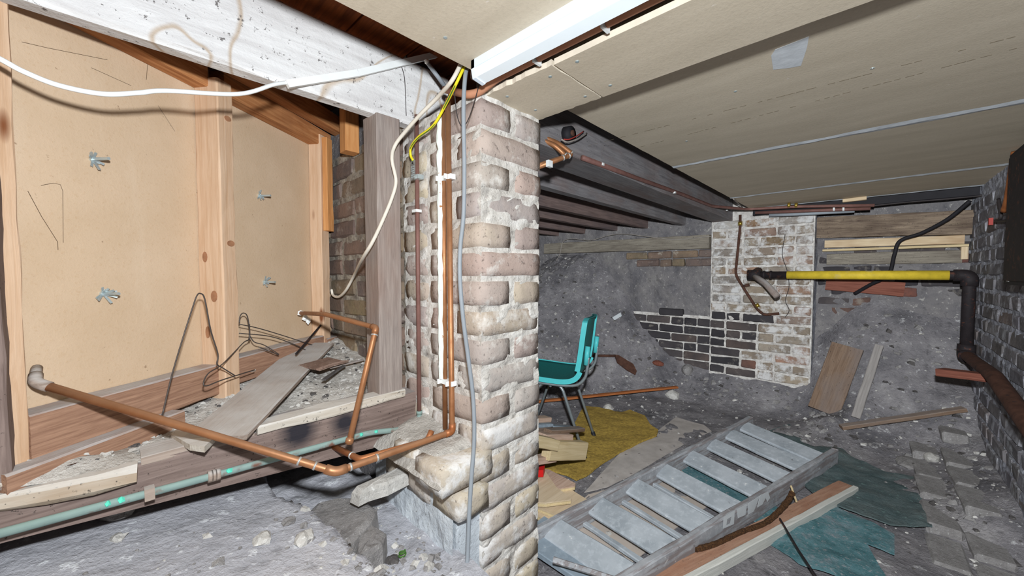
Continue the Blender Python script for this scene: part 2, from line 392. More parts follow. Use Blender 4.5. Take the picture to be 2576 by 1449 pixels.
def copper(name, a, b, green=None, glim=(.5,.6), metal=.75, rough=.38, dust=.5, dustc=L(176,140,112)):
    t = NT(name); n1 = t.noise(t.co(), 18, 4); n2 = t.noise(t.co(), 60, 4, .7)
    c = t.ramp(n1, [(.3, a), (.7, b)])
    if green: c = t.mix(t.ramp(t.noise(t.co(), 26, 4), [(glim[0], 0.0), (glim[1], 1.0)]), c, green)
    if dust: c = t.mix(t.math('MULTIPLY', t.ramp(t.up(), [(.2, 0.0), (.9, 1.0)]), dust), c, dustc)
    t.col(c).metal(metal).rough(t.ramp(n2, [(.3, rough), (.7, rough + .2)])); return t.m
M['copper'] = copper('copper', L(156,104,68), L(182,130,92), metal=.5)
M['copper_old'] = copper('aged_copper', L(146,86,52), L(178,112,66), metal=.45, dust=.2)
M['copper_brown'] = copper('brown_painted_pipe', L(106,74,68), L(130,94,86), metal=.1, rough=.45, dust=.1)
M['verdigris'] = copper('verdigris_pipe', L(116,136,132), L(136,156,150), green=L(116,84,72), glim=(.55,.68), metal=.1, rough=.7, dust=.7, dustc=L(142,166,160))
M['green_spot'] = plain('verdigris_crust', L(96,214,186), .2, .9)
M['solder'] = plain('solder', L(196,196,192), .2, .45, .5)
M['brass'] = plain('brass', L(196,166,80), .3, .35, .8)
M['terracotta'] = copper('painted_copper', L(172,116,86), L(190,136,106), metal=.0, rough=.6, dust=0)
M['iron'] = plain('black_iron', L(44,38,40), .4, .7, spots=L(86,54,44), spotlim=(.58,.7))
M['rust'] = plain('rusty_iron', L(92,62,50), .5, .85, spots=L(60,44,40))
M['zinc'] = plain('zinc', L(206,218,220), .25, .35, .6)
M['steel_wire'] = plain('dull_wire', L(92,84,80), .35, .5, .4)
M['tin'] = plain('stamped_tag', L(182,182,178), .5, .45, .6, scale=90, bump=.002)
M['white_plastic'] = plain('white_plastic', L(236,238,236), .06, .45, bump=0)
M['cream_cable'] = plain('cream_cable', L(224,216,202), .12, .5, bump=0)
M['grey_cable'] = plain('grey_cable', L(148,154,160), .1, .5, bump=0)
M['dark_wire'] = plain('dark_wire', L(58,52,52), .2, .6, bump=0)
M['pale_wire'] = plain('pale_wire', L(158,150,142), .2, .6, bump=0)
M['yellow_wire'] = plain('yellow_cable', L(232,214,40), .1, .5, bump=0)
M['green_wire'] = plain('green_stripe', L(70,110,50), .1, .5, bump=0)
M['red_wire'] = plain('red_wire', L(170,60,52), .1, .5, bump=0)
M['gas_yellow'] = plain('yellow_tape', L(226,196,60), .25, .6, spots=L(190,172,110), spotlim=(.6,.75), spotscale=12)
M['white_flake'] = plain('flaking_white_lagging', L(232,238,232), .12, .8, spots=L(170,120,80), spotlim=(.70,.73), spotscale=60, bump=.003)
M['lamp_white'] = plain('lamp_body', L(222,234,246), .05, .4, bump=0)
M['diffuser'] = plain('lamp_diffuser', L(240,248,252), .03, .3, bump=0)
M['teal_seat'] = plain('teal_vinyl', L(34,124,120), .25, .55, scale=120)
M['teal_rim'] = plain('turquoise_sheen_and_sleeves', L(84,196,198), .1, .4, bump=0)  # sheen of the shell's edge put into a paler teal; bracket sleeves share it
M['chrome'] = plain('dull_tube', L(150,158,160), .2, .4, .5, bump=0)
M['rubber'] = plain('black_rubber', L(34,34,38), .2, .6, bump=0)
M['carpet'] = plain('mustard_carpet', L(182,152,72), .35, 1.0, scale=70, bump=.004, c2=L(138,113,54))
M['lino'] = plain('worn_lino', L(186,178,172), .2, .8, scale=14, c2=L(164,156,150), spots=L(92,84,80), spotlim=(.66,.72), spotscale=30)
M['lino2'] = plain('beige_sheet', L(192,178,166), .15, .8, scale=10, c2=L(176,164,154))
M['tarp'] = dirt_mat('turquoise_tarp', L(58,104,110), L(96,134,140), L(136,142,148), L(160,160,162), 3.0, .006, (.55,.64))
M['tarp2'] = dirt_mat('dull_green_tarp', L(66,84,86), L(92,104,104), L(108,114,112), L(120,150,144), 2.0, .006, (.60,.68))
M['red'] = plain('red_plastic', L(206,30,30), .1, .4, bump=0)
M['black_box'] = plain('black_box', L(34,32,36), .2, .7)
M['coir'] = plain('coir', L(96,66,40), .5, 1.0, scale=160, bump=.004, c2=L(44,28,18))
M['dirt'] = dirt_mat('cellar_dirt', L(90,88,92), L(132,128,130), L(164,160,159), L(192,190,190), 1.0, .014)
M['slab'] = dirt_mat('concrete_ledge', L(158,158,164), L(176,175,180), L(188,184,184), L(216,217,220), .8, .009, (.60,.64))
M['debris'] = dirt_mat('plaster_dust', L(164,158,150), L(192,187,180), L(208,203,196), L(222,218,210), 1.6, .010)
M['stone_grey'] = dirt_mat('grey_rubble', L(124,120,118), L(150,146,144), L(166,162,160), L(196,194,192), 4, .006)
M['stone_pale'] = dirt_mat('pale_rubble', L(176,172,166), L(200,196,190), L(216,212,206), L(230,228,224), 4, .004)
M['stone_brown'] = dirt_mat('brown_rubble', L(122,98,86), L(146,120,106), L(160,138,124), L(186,176,166), 4, .004)
M['stone_dark'] = dirt_mat('dark_rubble', L(72,68,68), L(92,88,86), L(110,104,102), L(140,136,132), 4, .004)
M['knot'] = plain('knot', L(168,120,88), .35, .8, scale=60)
M['black_void'] = plain('hole_dark', L(30,26,26), .2, 1.0)  # black painted for the shade inside the tag's rivet hole
M['char'] = plain('scorch', L(46,46,52), .3, 1.0, c2=L(70,64,64))

# ------------------------------------------------------------------ bricks
BRK = {}
def brick_mesh(kind, L_, W_, H_, mat, var, fine=False):
    key = (kind, mat.name, var)
    if key in BRK: return BRK[key]
    seed = sum(ord(c)*(i + 3) for i, c in enumerate(kind)) % 97 + var * 7.7
    nx, ny, nz = ((6 if L_ > .15 else 4), (3 if W_ < .15 else 5), 3) if fine else ((2, 1, 1))
    vs = {}; verts = []; faces = []
    def vid(p):
        k = tuple(round(c, 5) for c in p)
        if k not in vs: vs[k] = len(verts); verts.append(V(p))
        return vs[k]
    n = (nx, ny, nz); h = (L_/2, W_/2, H_/2)
    if fine:
        for a in range(3):
            b, c = (a+1) % 3, (a+2) % 3
            for sgn in (-1, 1):
                for i in range(n[b]):
                    for j in range(n[c]):
                        q = []
                        for di, dj in ((0,0),(1,0),(1,1),(0,1)):
                            p = [0, 0, 0]; p[a] = sgn*h[a]; p[b] = (2*(i+di)/n[b]-1)*h[b]; p[c] = (2*(j+dj)/n[c]-1)*h[c]; q.append(vid(p))
                        faces.append(q if sgn > 0 else q[::-1])
        r = .008
        for k, p in enumerate(verts):
            inn = V([max(-h[a]+r, min(h[a]-r, p[a])) for a in range(3)]); d = p - inn
            if d.length > 1e-6: p = inn + d.normalized() * r * (1 if d.length > r*1.01 else d.length/r)
            nn = V((noise.noise(p*32 + V((seed,0,0))), noise.noise(p*32 + V((0,seed,9))), noise.noise(p*32 + V((4,0,seed)))))
            verts[k] = p + nn * .0038
        me = bpy.data.meshes.new('brick'); me.from_pydata(verts, [], faces)
        me.polygons.foreach_set('use_smooth', [True]*len(me.polygons))
    else:
        bm = bmesh.new(); bmesh.ops.create_cube(bm, size=1.0)
        for v in bm.verts: v.co = V((v.co.x*L_, v.co.y*W_, v.co.z*H_))
        bmesh.ops.bevel(bm, geom=bm.edges[:], offset=.008, segments=1, affect='EDGES')
        rr = random.Random(int(seed*10))
        for v in bm.verts: v.co += V([rr.uniform(-.003, .003) for _ in range(3)])
        me = bpy.data.meshes.new('brick'); bm.to_mesh(me); bm.free()
    me.materials.append(mat); BRK[key] = me; return me
def place_brick(parent, c, ud, L_, W_, H_, mat, fine=False, kind=None, jit=.002, tilt=.012):
    kind = kind or ('stretcher' if L_ > .15 else 'header')
    me = brick_mesh(kind, L_, W_, H_, mat, rnd.randrange(4), fine)
    R = axes(ud) @ Euler([rnd.uniform(-tilt, tilt) for _ in range(3)]).to_matrix()
    c = V(c) + V([rnd.uniform(-jit, jit) for _ in range(3)])
    return link('brick', me, parent, c, R)
CP = .075; Z0 = -.015         # course height and the level of one bed joint
def courses(zlo, zhi):
    k = math.ceil((zlo - Z0) / CP - 1e-6); out = []
    while Z0 + (k + 1) * CP <= zhi + .004: out.append((k, Z0 + (k + .5) * CP)); k += 1
    return out
def face_wall(parent, o, ud, nout, u0, u1, zlo, zhi, matf, skip=None, pattern='flemish', proud=.006, W_=.10):
    """bricks of one wall face; o point on the face, ud along, nout out of the wall"""
    o, ud, nout = V(o), V(ud), V(nout)
    for k, zc in courses(zlo, zhi):
        u = u0 + (0 if k % 2 else -.1125) + (.0 if pattern == 'flemish' else 0); i = 0
        while u < u1:
            if pattern == 'flemish': Lb = .215 if i % 2 == (k % 2) else .1025
            elif pattern == 'mixed': Lb = .1025 if rnd.random() < .35 else .215
            else: Lb = .215
            a, b = max(u, u0), min(u + Lb, u1); i += 1; u += Lb + .011
            if b - a < .035: continue
            uc = (a + b) / 2
            if skip and skip(uc, zc): continue
            kd = 'stretcher' if b - a > .2 else ('header' if abs(b - a - .1025) < .006 else 'cut%d' % round((b-a)*100))
            p = o + ud * uc - nout * (W_ / 2 - proud - rnd.uniform(-.002, .002)); p.z = zc
            m = matf(uc, zc) if callable(matf) else matf
            place_brick(parent, p, ud, (b - a), W_, .064, m, kind=kd)
def mortar_face(name, o, ud, nout, u0, u1, z0, z1, mat, parent, amp=.004, step=.02, thick=.11, freq=18, hide=None):
    o, ud, nout = V(o), V(ud), V(nout); nu = max(2, int((u1-u0)/step)); nv = max(2, int((z1-z0)/step))
    def f(s, t):
        p = o + ud * (u0 + (u1-u0)*s); p.z = z0 + (z1-z0)*t
        return p + nout * (amp * fbm(p * freq, 3))
    vs, fs = grid(f, nu, nv); mb = MB(); mb.add(vs, fs)
    a, b = o + ud * u0, o + ud * u1
    mb.box((a + b)/2 - nout*(thick/2 + .012) + V((0, 0, (z0+z1)/2 - ((a+b)/2).z)), (u1-u0, thick, z1-z0), axes(ud))
    return mb.build(name, mat, parent, smooth=False)

# ================================================================== SETTING
# ---- ground levels (thin plate surfaces through measured points)
def tps(pts):
    P = np.array(pts, float); n = len(P); d = np.linalg.norm(P[:, None, :2] - P[None, :, :2], axis=2)
    K = np.where(d > 0, d**2 * np.log(d + 1e-12), 0) + np.eye(n) * 1e-3; A = np.zeros((n+3, n+3)); A[:n, :n] = K; A[:n, n] = 1; A[:n, n+1:] = P[:, :2]; A[n, :n] = 1; A[n+1:, :n] = P[:, :2].T
    w = np.linalg.solve(A, np.concatenate([P[:, 2], np.zeros(3)]))
    def f(x, y):
        r = np.hypot(P[:, 0] - x, P[:, 1] - y); k = np.where(r > 0, r**2 * np.log(r + 1e-12), 0); return float(k @ w[:n] + w[n] + w[n+1]*x + w[n+2]*y)
    return f
_flat = [(x, y, FL) for x in (-.6, .2, 1.0, 1.6, 2.2) for y in (-.4, .3, .9)] + [(2.7, .1, FL), (2.8, .6, FL), (2.6, 1.0, FL), (3.05, .6, FL), (1.6, 1.4, FL), (1.0, 1.5, FL), (2.1, 1.45, FL), (2.9, -.1, -1.02)]
_slope = [(2.272, 1.841, -1.02), (1.5, 2.0, -1.0), (1.6, 2.9, -.45), (2.3, 2.75, -.45), (2.9, 2.3, -.42), (3.5, 2.61, .17), (3.5, 2.1, .11), (2.876, 1.709, -1.0), (3.5, 1.65, -.43), (3.2, 1.9, -.42), (3.114, 1.457, -1.0), (3.5, 1.264, -.785), (3.352, 1.15, -.95),
          (3.5, .644, -.846), (3.35, .646, -.98), (3.5, .32, -.80), (3.3, .27, -.99), (3.68, .08, -.26), (3.68, -.39, -.30), (3.4, .0, -.66), (3.4, -.4, -.68), (3.68, .28, -.5), (3.1, -.1, -.96), (3.14, .2, -.93), (3.14, .0, -.91), (3.04, -.45, -.875), (2.37, -.45, -.93), (1.2, -.45, -.98), (3.2, 3.2, .0), (3.7, 2.9, .2)]
floor_h0 = tps(_flat + _slope)
def floor_h(x, y): return max(FL - .012, min(.32, floor_h0(x, y)))
def rough_floor(x, y):
    h = floor_h(x, y); k = min(1, max(0.0, (h - FL) * 6)); p = V((x, y, 0))
    return h + .006 * fbm(p * 12, 3) + k * (.035 * fbm(p * 5 + V((3, 0, 0)), 4) + .012 * fbm(p * 22, 3))
def G(x, y, up=0.0):                             # the point of the ground that a measured direction meets
    d = ray(x, y); a, b = .5, 6.0
    for k in range(60):
        m = d * ((.5 + 5.0*k/60)/F_PX)
        if m.z < floor_h(m.x, m.y): b = .5 + 5.0*k/60; a = b - 5.0/60; break
    for _ in range(20):
        c = (a + b)/2; m = d * (c/F_PX)
        if m.z < floor_h(m.x, m.y): b = c
        else: a = c
    return d * (a/F_PX) + V((0, 0, up))
mb = MB()
mb.add(*grid(lambda s, t: V((-.8 + 4.6*s, -.62 + 3.8*t, rough_floor(-.8 + 4.6*s, -.62 + 3.8*t))), 190, 160))
FLOOR = mb.build('floor', M['dirt'], smooth=True, label='grey dirt cellar floor rising into banks of spoil at the far walls', cat='floor', kind='structure')

def bank_h(x, y):
    base = -.500 - .070 * max(0, min(1, (x + .13) / .51)) + .02 * (y - 1.0)
    hole = max(0.0, min(1, (x - (.30 + .10 * (1.0 - y) * 1.4 + .03 * noise.noise(V((x*9, y*9, 2))))) / .012))
    p = V((x, y, 5)); return base - .095 * hole + .004 * fbm(p * 10, 3) + hole * .012 * fbm(p * 16, 3)
mb = MB()
nx, ny = 150, 90
mb.add(*grid(lambda s, t: V((-1.2 + 1.76*s, .42 + 1.0*t, bank_h(-1.2 + 1.76*s, .42 + 1.0*t))), nx, ny))
mb.prism([(-1.2, .421, FL - .02), (.56, .421, FL - .02), (.56, .421, -.72), (-.05, .421, -.62), (-1.2, .421, -.60)], (0, .96, 0))
mb.v = [v if not (i >= (nx+1)*(ny+1)) else v for i, v in enumerate(mb.v)]
mb.build('floor_ledge', M['slab'], smooth=True, label='raised grey concrete ledge with a broken edge beside the brick pier', cat='floor', kind='structure')

# ---- the near brick pier
PXa, PXb, PYa, PYb = .630, .853, .700, 1.06
pier = T('wall_pier', 'near brick pier of stock bricks with thick white mortar', 'pier', ((PXa+PXb)/2, .88, FL), kind='structure')
mb = MB()
def pier_mortar():
    m = MB(); nz = 150; ins = .0012
    def ring(k):
        z = FL + (.445 - FL) * k / nz; out = []
        pts = []
        for i in range(13): pts.append((PXa + (PXb-PXa)*i/12, PYa, 0, -1))
        for i in range(1, 19): pts.append((PXb, PYa + (PYb-PYa)*i/18, 1, 0))
        for i in range(1, 13): pts.append((PXb - (PXb-PXa)*i/12, PYb, 0, 1))
        for i in range(1, 18): pts.append((PXa, PYb - (PYb-PYa)*i/18, -1, 0))
        for x, y, a, b in pts:
            d = -ins + .0050 * fbm(V((x, y, z)) * 30, 4)
            cx, cy = (PXa+PXb)/2, (PYa+PYb)/2
            out.append((x + a*d + (0 if a else .0), y + b*d, z))
        return out
    vs = []; n = len(ring(0))
    for k in range(nz + 1): vs += ring(k)
    fs = [(k*n+i, k*n+(i+1)%n, (k+1)*n+(i+1)%n, (k+1)*n+i) for k in range(nz) for i in range(n)] + [tuple(nz*n+i for i in range(n))]
    m.add(vs, fs); return m
pier_mortar().build('mortar', M['mortar'], pier)
for k, zc in courses(FL, .44):
    mt = M['brick'] if zc > -.42 else M['brick_low']
    gx = (PXb - PXa); H_ = .0645; pr = .0030
    if k % 2 == 0:
        place_brick(pier, ((PXa+PXb)/2, PYa + .05 - pr, zc), (1, 0, 0), gx + .006, .10, H_, mt, True, 'pier_long')
        y = PYa + .110
        for Lb in (.108, .130):
            place_brick(pier, (PXa + .05 - pr, y + Lb/2, zc), (0, 1, 0), Lb, .10, H_, mt, True, 'pl%d' % (Lb*1000)); y += Lb + .012
    else:
        for i in (0, 1):
            xx = PXa + .0525 - pr + i * (gx - .105 + 2*pr)
            place_brick(pier, (xx, PYa + .1085 - pr, zc), (0, 1, 0), .219, .106, H_, mt, True, 'pier_head')
        place_brick(pier, (PXa + .05 - pr, PYa + .228 + .064, zc), (0, 1, 0), .126, .10, H_, mt, True, 'pl126')
# stepped brick foot of the pier
foot = T('pier_footing', 'dusty stepped brick footing projecting from the side of the near pier', 'footing', (.56, .80, -.7), kind='structure')
mb = MB(); mb.add(*grid(lambda s, t: V((.545 + .004*fbm(V((0, s*9, t*9)), 3) - .02*(1-t), .703 + .38*s, -1.02 + .56*t + .002)), 26, 30))
mb.box((.60, .895, -.75), (.09, .37, .54)); mb.build('limewashed_face', M['mortar_low'], foot)
for i, (y0, y1, z, dx) in enumerate(((.685, .80, -.478, .0), (.81, .915, -.474, .008))):
    place_brick(foot, (.575 + dx, (y0+y1)/2, z), (1, 0, 0), .16, y1 - y0, .066, M['brick_low'], True, 'ledge%d' % i)
for i in range(3): place_brick(foot, (.585, .73 + .115*i, -.550 - .004*i), (0, 1, 0), .11, .10, .062, M['brick_low'], True, 'ledge_low')
def dust(s_, t_):
    x, y = .49 + .15*s_, .69 + .34*t_; e = min(1, s_*4, t_*5, (1-t_)*5)
    return V((x, y, -.487 + .04*max(0, e) + .012*s_ + .03*t_*s_ + .004*fbm(V((x*20, y*20, 1)), 3)))
mb = MB(); mb.add(*grid(dust, 24, 44)); mb.build('settled_dust', M['debris'], foot, smooth=True)

# ---- brick wall behind the timber post
wl = T('wall_rear', 'sooty brick wall behind the timber post and partition', 'wall', (.66, 1.36, -.5), kind='structure')
mortar_face('mortar', (PXa, 0, 0), (0, 1, 0), (-1, 0, 0), 1.05, 1.75, -.55, .46, M['mortar_dark'], wl, amp=.006)
mortar_face('mortar', (PXa + .13, 0, 0), (0, 1, 0), (1, 0, 0), 1.05, 3.3, FL, .67, M['plaster'], wl, amp=.01, freq=8, step=.05)
face_wall(wl, (PXa, 0, 0), (0, 1, 0), (-1, 0, 0), 1.06, 1.74, -.47, .44 , M['brick_dark'], pattern='mixed', skip=lambda u, z: z > .44 - .3*(u - 1.25)**2 and rnd.random() < .5)

# ---- far wall: pier face, parged wall and lower brickwork
XF = 3.5
fw = T('wall_back', 'far brick wall with whitewashed chimney pier and dark lower courses', 'wall', (XF, 1.2, FL), kind='structure')
mortar_face('mortar', (XF, 0, 0), (0, 1, 0), (-1, 0, 0), .30, .985, FL, .67, M['mortar_far'], fw, amp=.006)
mortar_face('parging', (XF + .04, 0, 0), (0, 1, 0), (-1, 0, 0), .985, 3.3, FL, .67, M['plaster'], fw, amp=.022, freq=7, step=.03)
def farmat(u, z):
    if z < -.32 and u > .62 + .25*noise.noise(V((u*3, z*4, 0))): return M['brick_black']
    return M['brick_far']
face_wall(fw, (XF, 0, 0), (0, 1, 0), (-1, 0, 0), .305, .98, FL + .15, .44, farmat, pattern='mixed')
def fskip(u, z):
    if z > .0: return not (z > .05 and u < 1.75 and rnd.random() < .8)
    if z > -.36 + .05*noise.noise(V((u*5, 1, 1))): return True
    return u > 1.75 or floor_h(XF, u) > z + .06
face_wall(fw, (XF + .02, 0, 0), (0, 1, 0), (-1, 0, 0), .985, 1.9, -.9, .21, lambda u, z: M['brick_black'] if z < 0 else M['brick_dark'], skip=fskip, pattern='mixed', proud=.012)
# mortar panel behind the lower dark courses
mortar_face('mortar', (XF + .022, 0, 0), (0, 1, 0), (-1, 0, 0), .985, 1.78, -.95, -.37, M['mortar_far'], fw, amp=.006)
ws = T('wall_side', 'dark end wall closing the spoil bank behind the joists', 'wall', (2.2, 3.25, FL), kind='structure')
mortar_face('parging', (0, 3.22, 0), (1, 0, 0), (0, -1, 0), .7, 3.6, FL, .67, M['plaster'], ws, amp=.02, freq=7, step=.06)
# alcove: return of the pier and rear wall
al = T('wall_alcove', 'dark rear wall of the alcove behind the yellow pipe', 'wall', (3.7, -.07, FL), kind='structure')
mb = MB(); mb.add(*grid(lambda s, t: V((XF + .2*s, .298 + .008*fbm(V((s*4, 0, t*14)), 3), FL + 1.7*t)), 8, 50)); mb.build('return_face', M['mortar_right'], al)
mortar_face('mortar', (3.69, 0, 0), (0, 1, 0), (-1, 0, 0), -.47, .30, FL, .67, M['plaster'], al, amp=.012, freq=9)
face_wall(al, (3.69, 0, 0), (0, 1, 0), (-1, 0, 0), -.46, .29, -.38, .25, M['brick_black'], pattern='mixed', proud=.004, skip=lambda u, z: rnd.random() < .3)
# ---- right wall
YR = -.45
rw = T('wall_right', 'grey-washed brick wall running along beside the iron pipe', 'wall', (2.4, YR, FL), kind='structure')
mortar_face('mortar', (0, YR, 0), (1, 0, 0), (0, 1, 0), .9, 3.72, FL - .02, .67, M['mortar_right'], rw, amp=.008)
face_wall(rw, (0, YR, 0), (1, 0, 0), (0, 1, 0), 1.3, 3.70, -.95, .50, M['brick_right'], pattern='mixed', proud=.005, skip=lambda u, z: floor_h(u, YR) > z + .05)
# bricks of the wall footing laid in the floor
for i in range(7):
    for j in range(2):
        x = 2.0 + .235*i + .11*j; y = -.30 + .112*j - .05
        if floor_h(x, y) > -.86: continue
        b = place_brick(FLOOR, (x, y, floor_h(x, y) - .022), (1, .03, 0), .215, .10, .06, M['stone_grey'], False, 'footing', tilt=.02)

# ---- joists of the back room, floorboards overhead
jb = [(.905, .15, .20, M['joist']), (1.24, .055, .19, M['joist']), (1.585, .055, .19, M['joist_brown']), (1.90, .055, .19, M['joist_brown']), (2.28, .055, .19, M['joist_brown']), (2.64, .055, .19, M['joist_brown']), (3.0, .055, .19, M['joist_brown'])]
jl = ['wide grey trimmer joist carrying the clipped copper pipe', 'grey floor joist next behind the wide trimmer', 'brown floor joist third from the ceiling boards', 'brown floor joist fourth from the ceiling boards', 'brown floor joist fifth from the ceiling boards', 'dark floor joist second from the spoil bank top', 'darkest floor joist deepest over the spoil bank']
for (y, w, h, m), lb in zip(jb, jl):
    plank('floor_joist', (.86 if y < 1.06 else .66, y, .445 + h/2), (3.64, y, .43 + h/2), w, h, m, label=lb, cat='joist', group='floor joists of the back room', kind='structure', seg=20, jit=.003)
cb = T('ceiling_floorboards', 'orange-brown floorboards seen from below above the beam', 'floorboards', (1.2, 1.6, .66), kind='structure')
x = -1.2; i = 0
while x < 3.95:
    w = .155 + .02*rnd.random(); plank('floorboard', (x + w/2, -1.1, .672), (x + w/2, 3.3, .672), w - .004, .02, M['orange'] if x < .8 else M['joist_brown'], cb, seed=i); x += w; i += 1
for y_, lb in ((.74, 'brown'),):
    pass

# ---- ceiling boards
ce = T('ceiling', 'tan plasterboard ceiling boards on several levels', 'ceiling', (1.6, .1, .5), kind='structure')
def ragged(p0, p1, amp, n, seed):
    p0, p1 = V(p0), V(p1); d = (p1-p0); nrm = V((-d.y, d.x, 0)).normalized(); rr = random.Random(seed)
    return [p0 + d*(i/n) + nrm * (amp * (fbm(V((i*.9, seed, 0)), 3)) if 0 < i < n else 0) for i in range(n)]
def panel(x0, x1, y0, y1, z, th=.0125, rag=.0, name='panel', n=22, mat=None):
    outl = ragged((x0, y0, z), (x1, y0, z), rag, 6, 1) + ragged((x1, y0, z), (x1, y1, z), rag, n, 2) + ragged((x1, y1, z), (x0, y1, z), rag, n, 3) + ragged((x0, y1, z), (x0, y0, z), rag, n, 4)
    mb = MB(); n_ = len(outl)
    o = None
    mb.add(outl, [tuple(range(n_))]); face = mb.build(name, mat or M['board'], ce)
    mb = MB(); outl2 = [p + V((0, 0, .0005)) for p in outl]; mb.prism(outl2, (0, 0, th)); mb.build('gypsum_core', M['gypsum'], face)
    return face
ZM = .5
for a, b in ((.62, 1.828), (1.838, 2.832), (2.842, 3.44)): panel(a, b, YR - .02, .688, ZM, rag=.002)
panel(.655, .856, -1.0, .497, .44, rag=.0016); panel(.652, .856, .502, .705, .44, rag=.006, n=14)
panel(-1.2, .60, -1.0, .668, .46, rag=.0025)
for X_, zz, w in ((1.833, ZM, .075), (2.837, ZM, .075), (3.40, ZM, .04)):
    mb = MB(); N = 60; vs = []
    for i in range(N + 1):
        y = YR + (.688 - YR)*i/N; ww = w*(.35 + .9*abs(noise.noise(V((y*3.1, X_, 0)))) + .25*(1 - i/N)); c = .006*noise.noise(V((y*9, X_, 4)))
        vs += [V((X_ + c - ww/2, y, zz - .0008)), V((X_ + c, y, zz - .004 - .002*noise.noise(V((y*20, 0, 0))))), V((X_ + c + ww/2 + .004*noise.noise(V((y*30, 1, 0))), y, zz - .0008))]
    mb.add(vs, [(3*i+k, 3*i+k+1, 3*i+k+4, 3*i+k+3) for i in range(N) for k in (0, 1)]); mb.build('joint_filler', M['filler'], ce)
mb = MB()     # smear of filler and printed lines
sm = [(1950,125),(2035,92),(2030,120),(2015,165),(1990,170),(1945,175),(1940,140)]
mb.prism([PX(x, y, 'z', ZM - .0012) for x, y in sm], (0, 0, .001)); mb.build('filler_smear', M['filler'], ce)
for a, b in (((1480,366),(2576,86)), ((1600,372),(2576,116))):
    p, q = PX(*a, 'z', ZM - .0008), PX(*b, 'z', ZM - .0008); mb = MB()
    N = 46
    for i in range(N):
        if rnd.random() < .25: continue
        s, e = p.lerp(q, i/N), p.lerp(q, (i + rnd.uniform(.5, .95))/N); mb.bar(s, e, .0012, .0004)
    mb.build('printed_line', plain('print_ink', L(112,100,80), .1) if 'ink' not in M else M['ink'], ce)
for x, y, z in ((1452,155,.44),(1535,215,.44),(1276,243,.44),(1347,277,.44),(1472,243,.44),(1384,193,.44),(1120,95,.46),(1850,230,.5),(2195,172,.5),(1727,355,.5)):
    mb = MB(); p = PX(x, y, 'z', z - .0012); mb.tube([p, p + V((0, 0, .003))], .0042, 10); mb.box(p - V((0,0,.0002)), (.005, .001, .001)); mb.build('screw', M['zinc'], ce)

# ---- limewashed main beam, post, sill beam
plank('main_beam', (-1.25, 1.026, .5395), (.76, 1.026, .535), .05, .188, M['white_beam'], label='thick limewashed timber beam crossing overhead to the pier', cat='beam', kind='structure', seg=24, jit=.004, ch=.008)
plank('timber_post', (.548, 1.036, -.362), (.548, 1.036, .442), .072, .080, M['post'], up=(0, 1, 0), label='weathered square timber post standing between the sooty wall and pier', cat='post', kind='structure', jit=.002)
plank('dark_post', (-.165, 1.045, -.345), (-.165, 1.045, .44), .09, .09, M['sill'], up=(0, 1, 0), label='dark rough timber post at the near end of the boarded partition', cat='post', kind='structure', jit=.003)
sb = T('sill_beam', 'long brown sill beam along the front of the raised debris floor', 'beam', (0, 1.05, -.45), kind='structure')
SCORCH = [(PX(752, 1085, 'y', 1.0).x, PX(752, 1085, 'y', 1.0).z + .45, .018), (PX(868, 1062, 'y', 1.0).x, PX(868, 1062, 'y', 1.0).z + .45, .012)]
mb = MB(); mb.prism([(-1.25, 1.0, -.362), (.63, 1.0, -.360), (.63, 1.0, -.502), (.25, 1.0, -.468), (-.13, 1.0, -.432), (-1.25, 1.0, -.42)], (0, .10, 0)); mb.build('timber', scorched_sill(), sb)


# ---- debris platform behind the sill beam
def plat_h(x, y):
    p = V((x, y, 0)); return -.372 + .11 * max(0, min(1, (y - 1.06) / .5)) * (.55 + .45*max(0, min(1, (x + .1)/.6))) + .010*fbm(p*9, 4) + .006*fbm(p*30, 3) + .042*math.exp(-((x + .12)/.16)**2 - ((y - 1.045)/.06)**2)
mb = MB(); mb.add(*grid(lambda s, t: V((-1.2 + 1.86*s, 1.0 + .72*t, plat_h(-1.2 + 1.86*s, 1.0 + .72*t))), 120, 60))
mb.build('floor_platform', M['debris'], smooth=True, label='raised floor thick with plaster dust and debris behind the sill beam', cat='floor', kind='structure')

# ---- boarded partition
pt = T('wall_left', 'skewed partition of tan chipboard panels on pine studs', 'partition', PP(.4, 0, -.36), kind='structure')
def pbox(name, s0, s1, t0, t1, z0, z1, mat, vert=False):
    if vert: return plank(name, PP((s0+s1)/2, (t0+t1)/2, z0), PP((s0+s1)/2, (t0+t1)/2, z1), abs(t1-t0), s1-s0, mat, pt, up=tuple(PD))
    return plank(name, PP(s0, (t0+t1)/2, (z0+z1)/2), PP(s1, (t0+t1)/2, (z0+z1)/2), abs(t1-t0), z1-z0, mat, pt)
for s0, s1 in ((-.9, .349), (.351, .93)):
    mb = MB(); mb.box(PP((s0+s1)/2, -.009, .1), (s1-s0, .018, .92), axes(PD)); mb.build('panel', M['chip'], pt)
pbox('stud', -.088, -.040, 0, .05, -.36, .50, M['pine'], True)
pbox('stud', .325, .373, 0, .07, -.36, .51, M['pine'], True)
pbox('stud', .782, .83, 0, .05, -.30, .53, M['pine'], True)
pbox('stud', .79, .828, .05, .072, .165, .52, M['orange2'], True)
pbox('top_plate', -.5, .325, 0, .045, .487, .55, M['pine_dark'])
pbox('top_plate', .373, .86, 0, .045, .492, .555, M['pine_dark'])
plank('top_plate', PP(-.3, .075, .555), PP(.9, .075, .585), .05, .06, M['pine_dark'], pt)
pbox('sole_plate', -.040, .325, 0, .05, -.325, -.245, M['sole'])
pbox('sole_plate', -.09, .20, .03, .085, -.372, -.322, M['sole'])
pbox('sole_plate', .373, .782, 0, .05, -.315, -.24, M['sole'])
pbox('sole_plate', .79, .87, .02, .06, -.31, -.255, M['sole'])
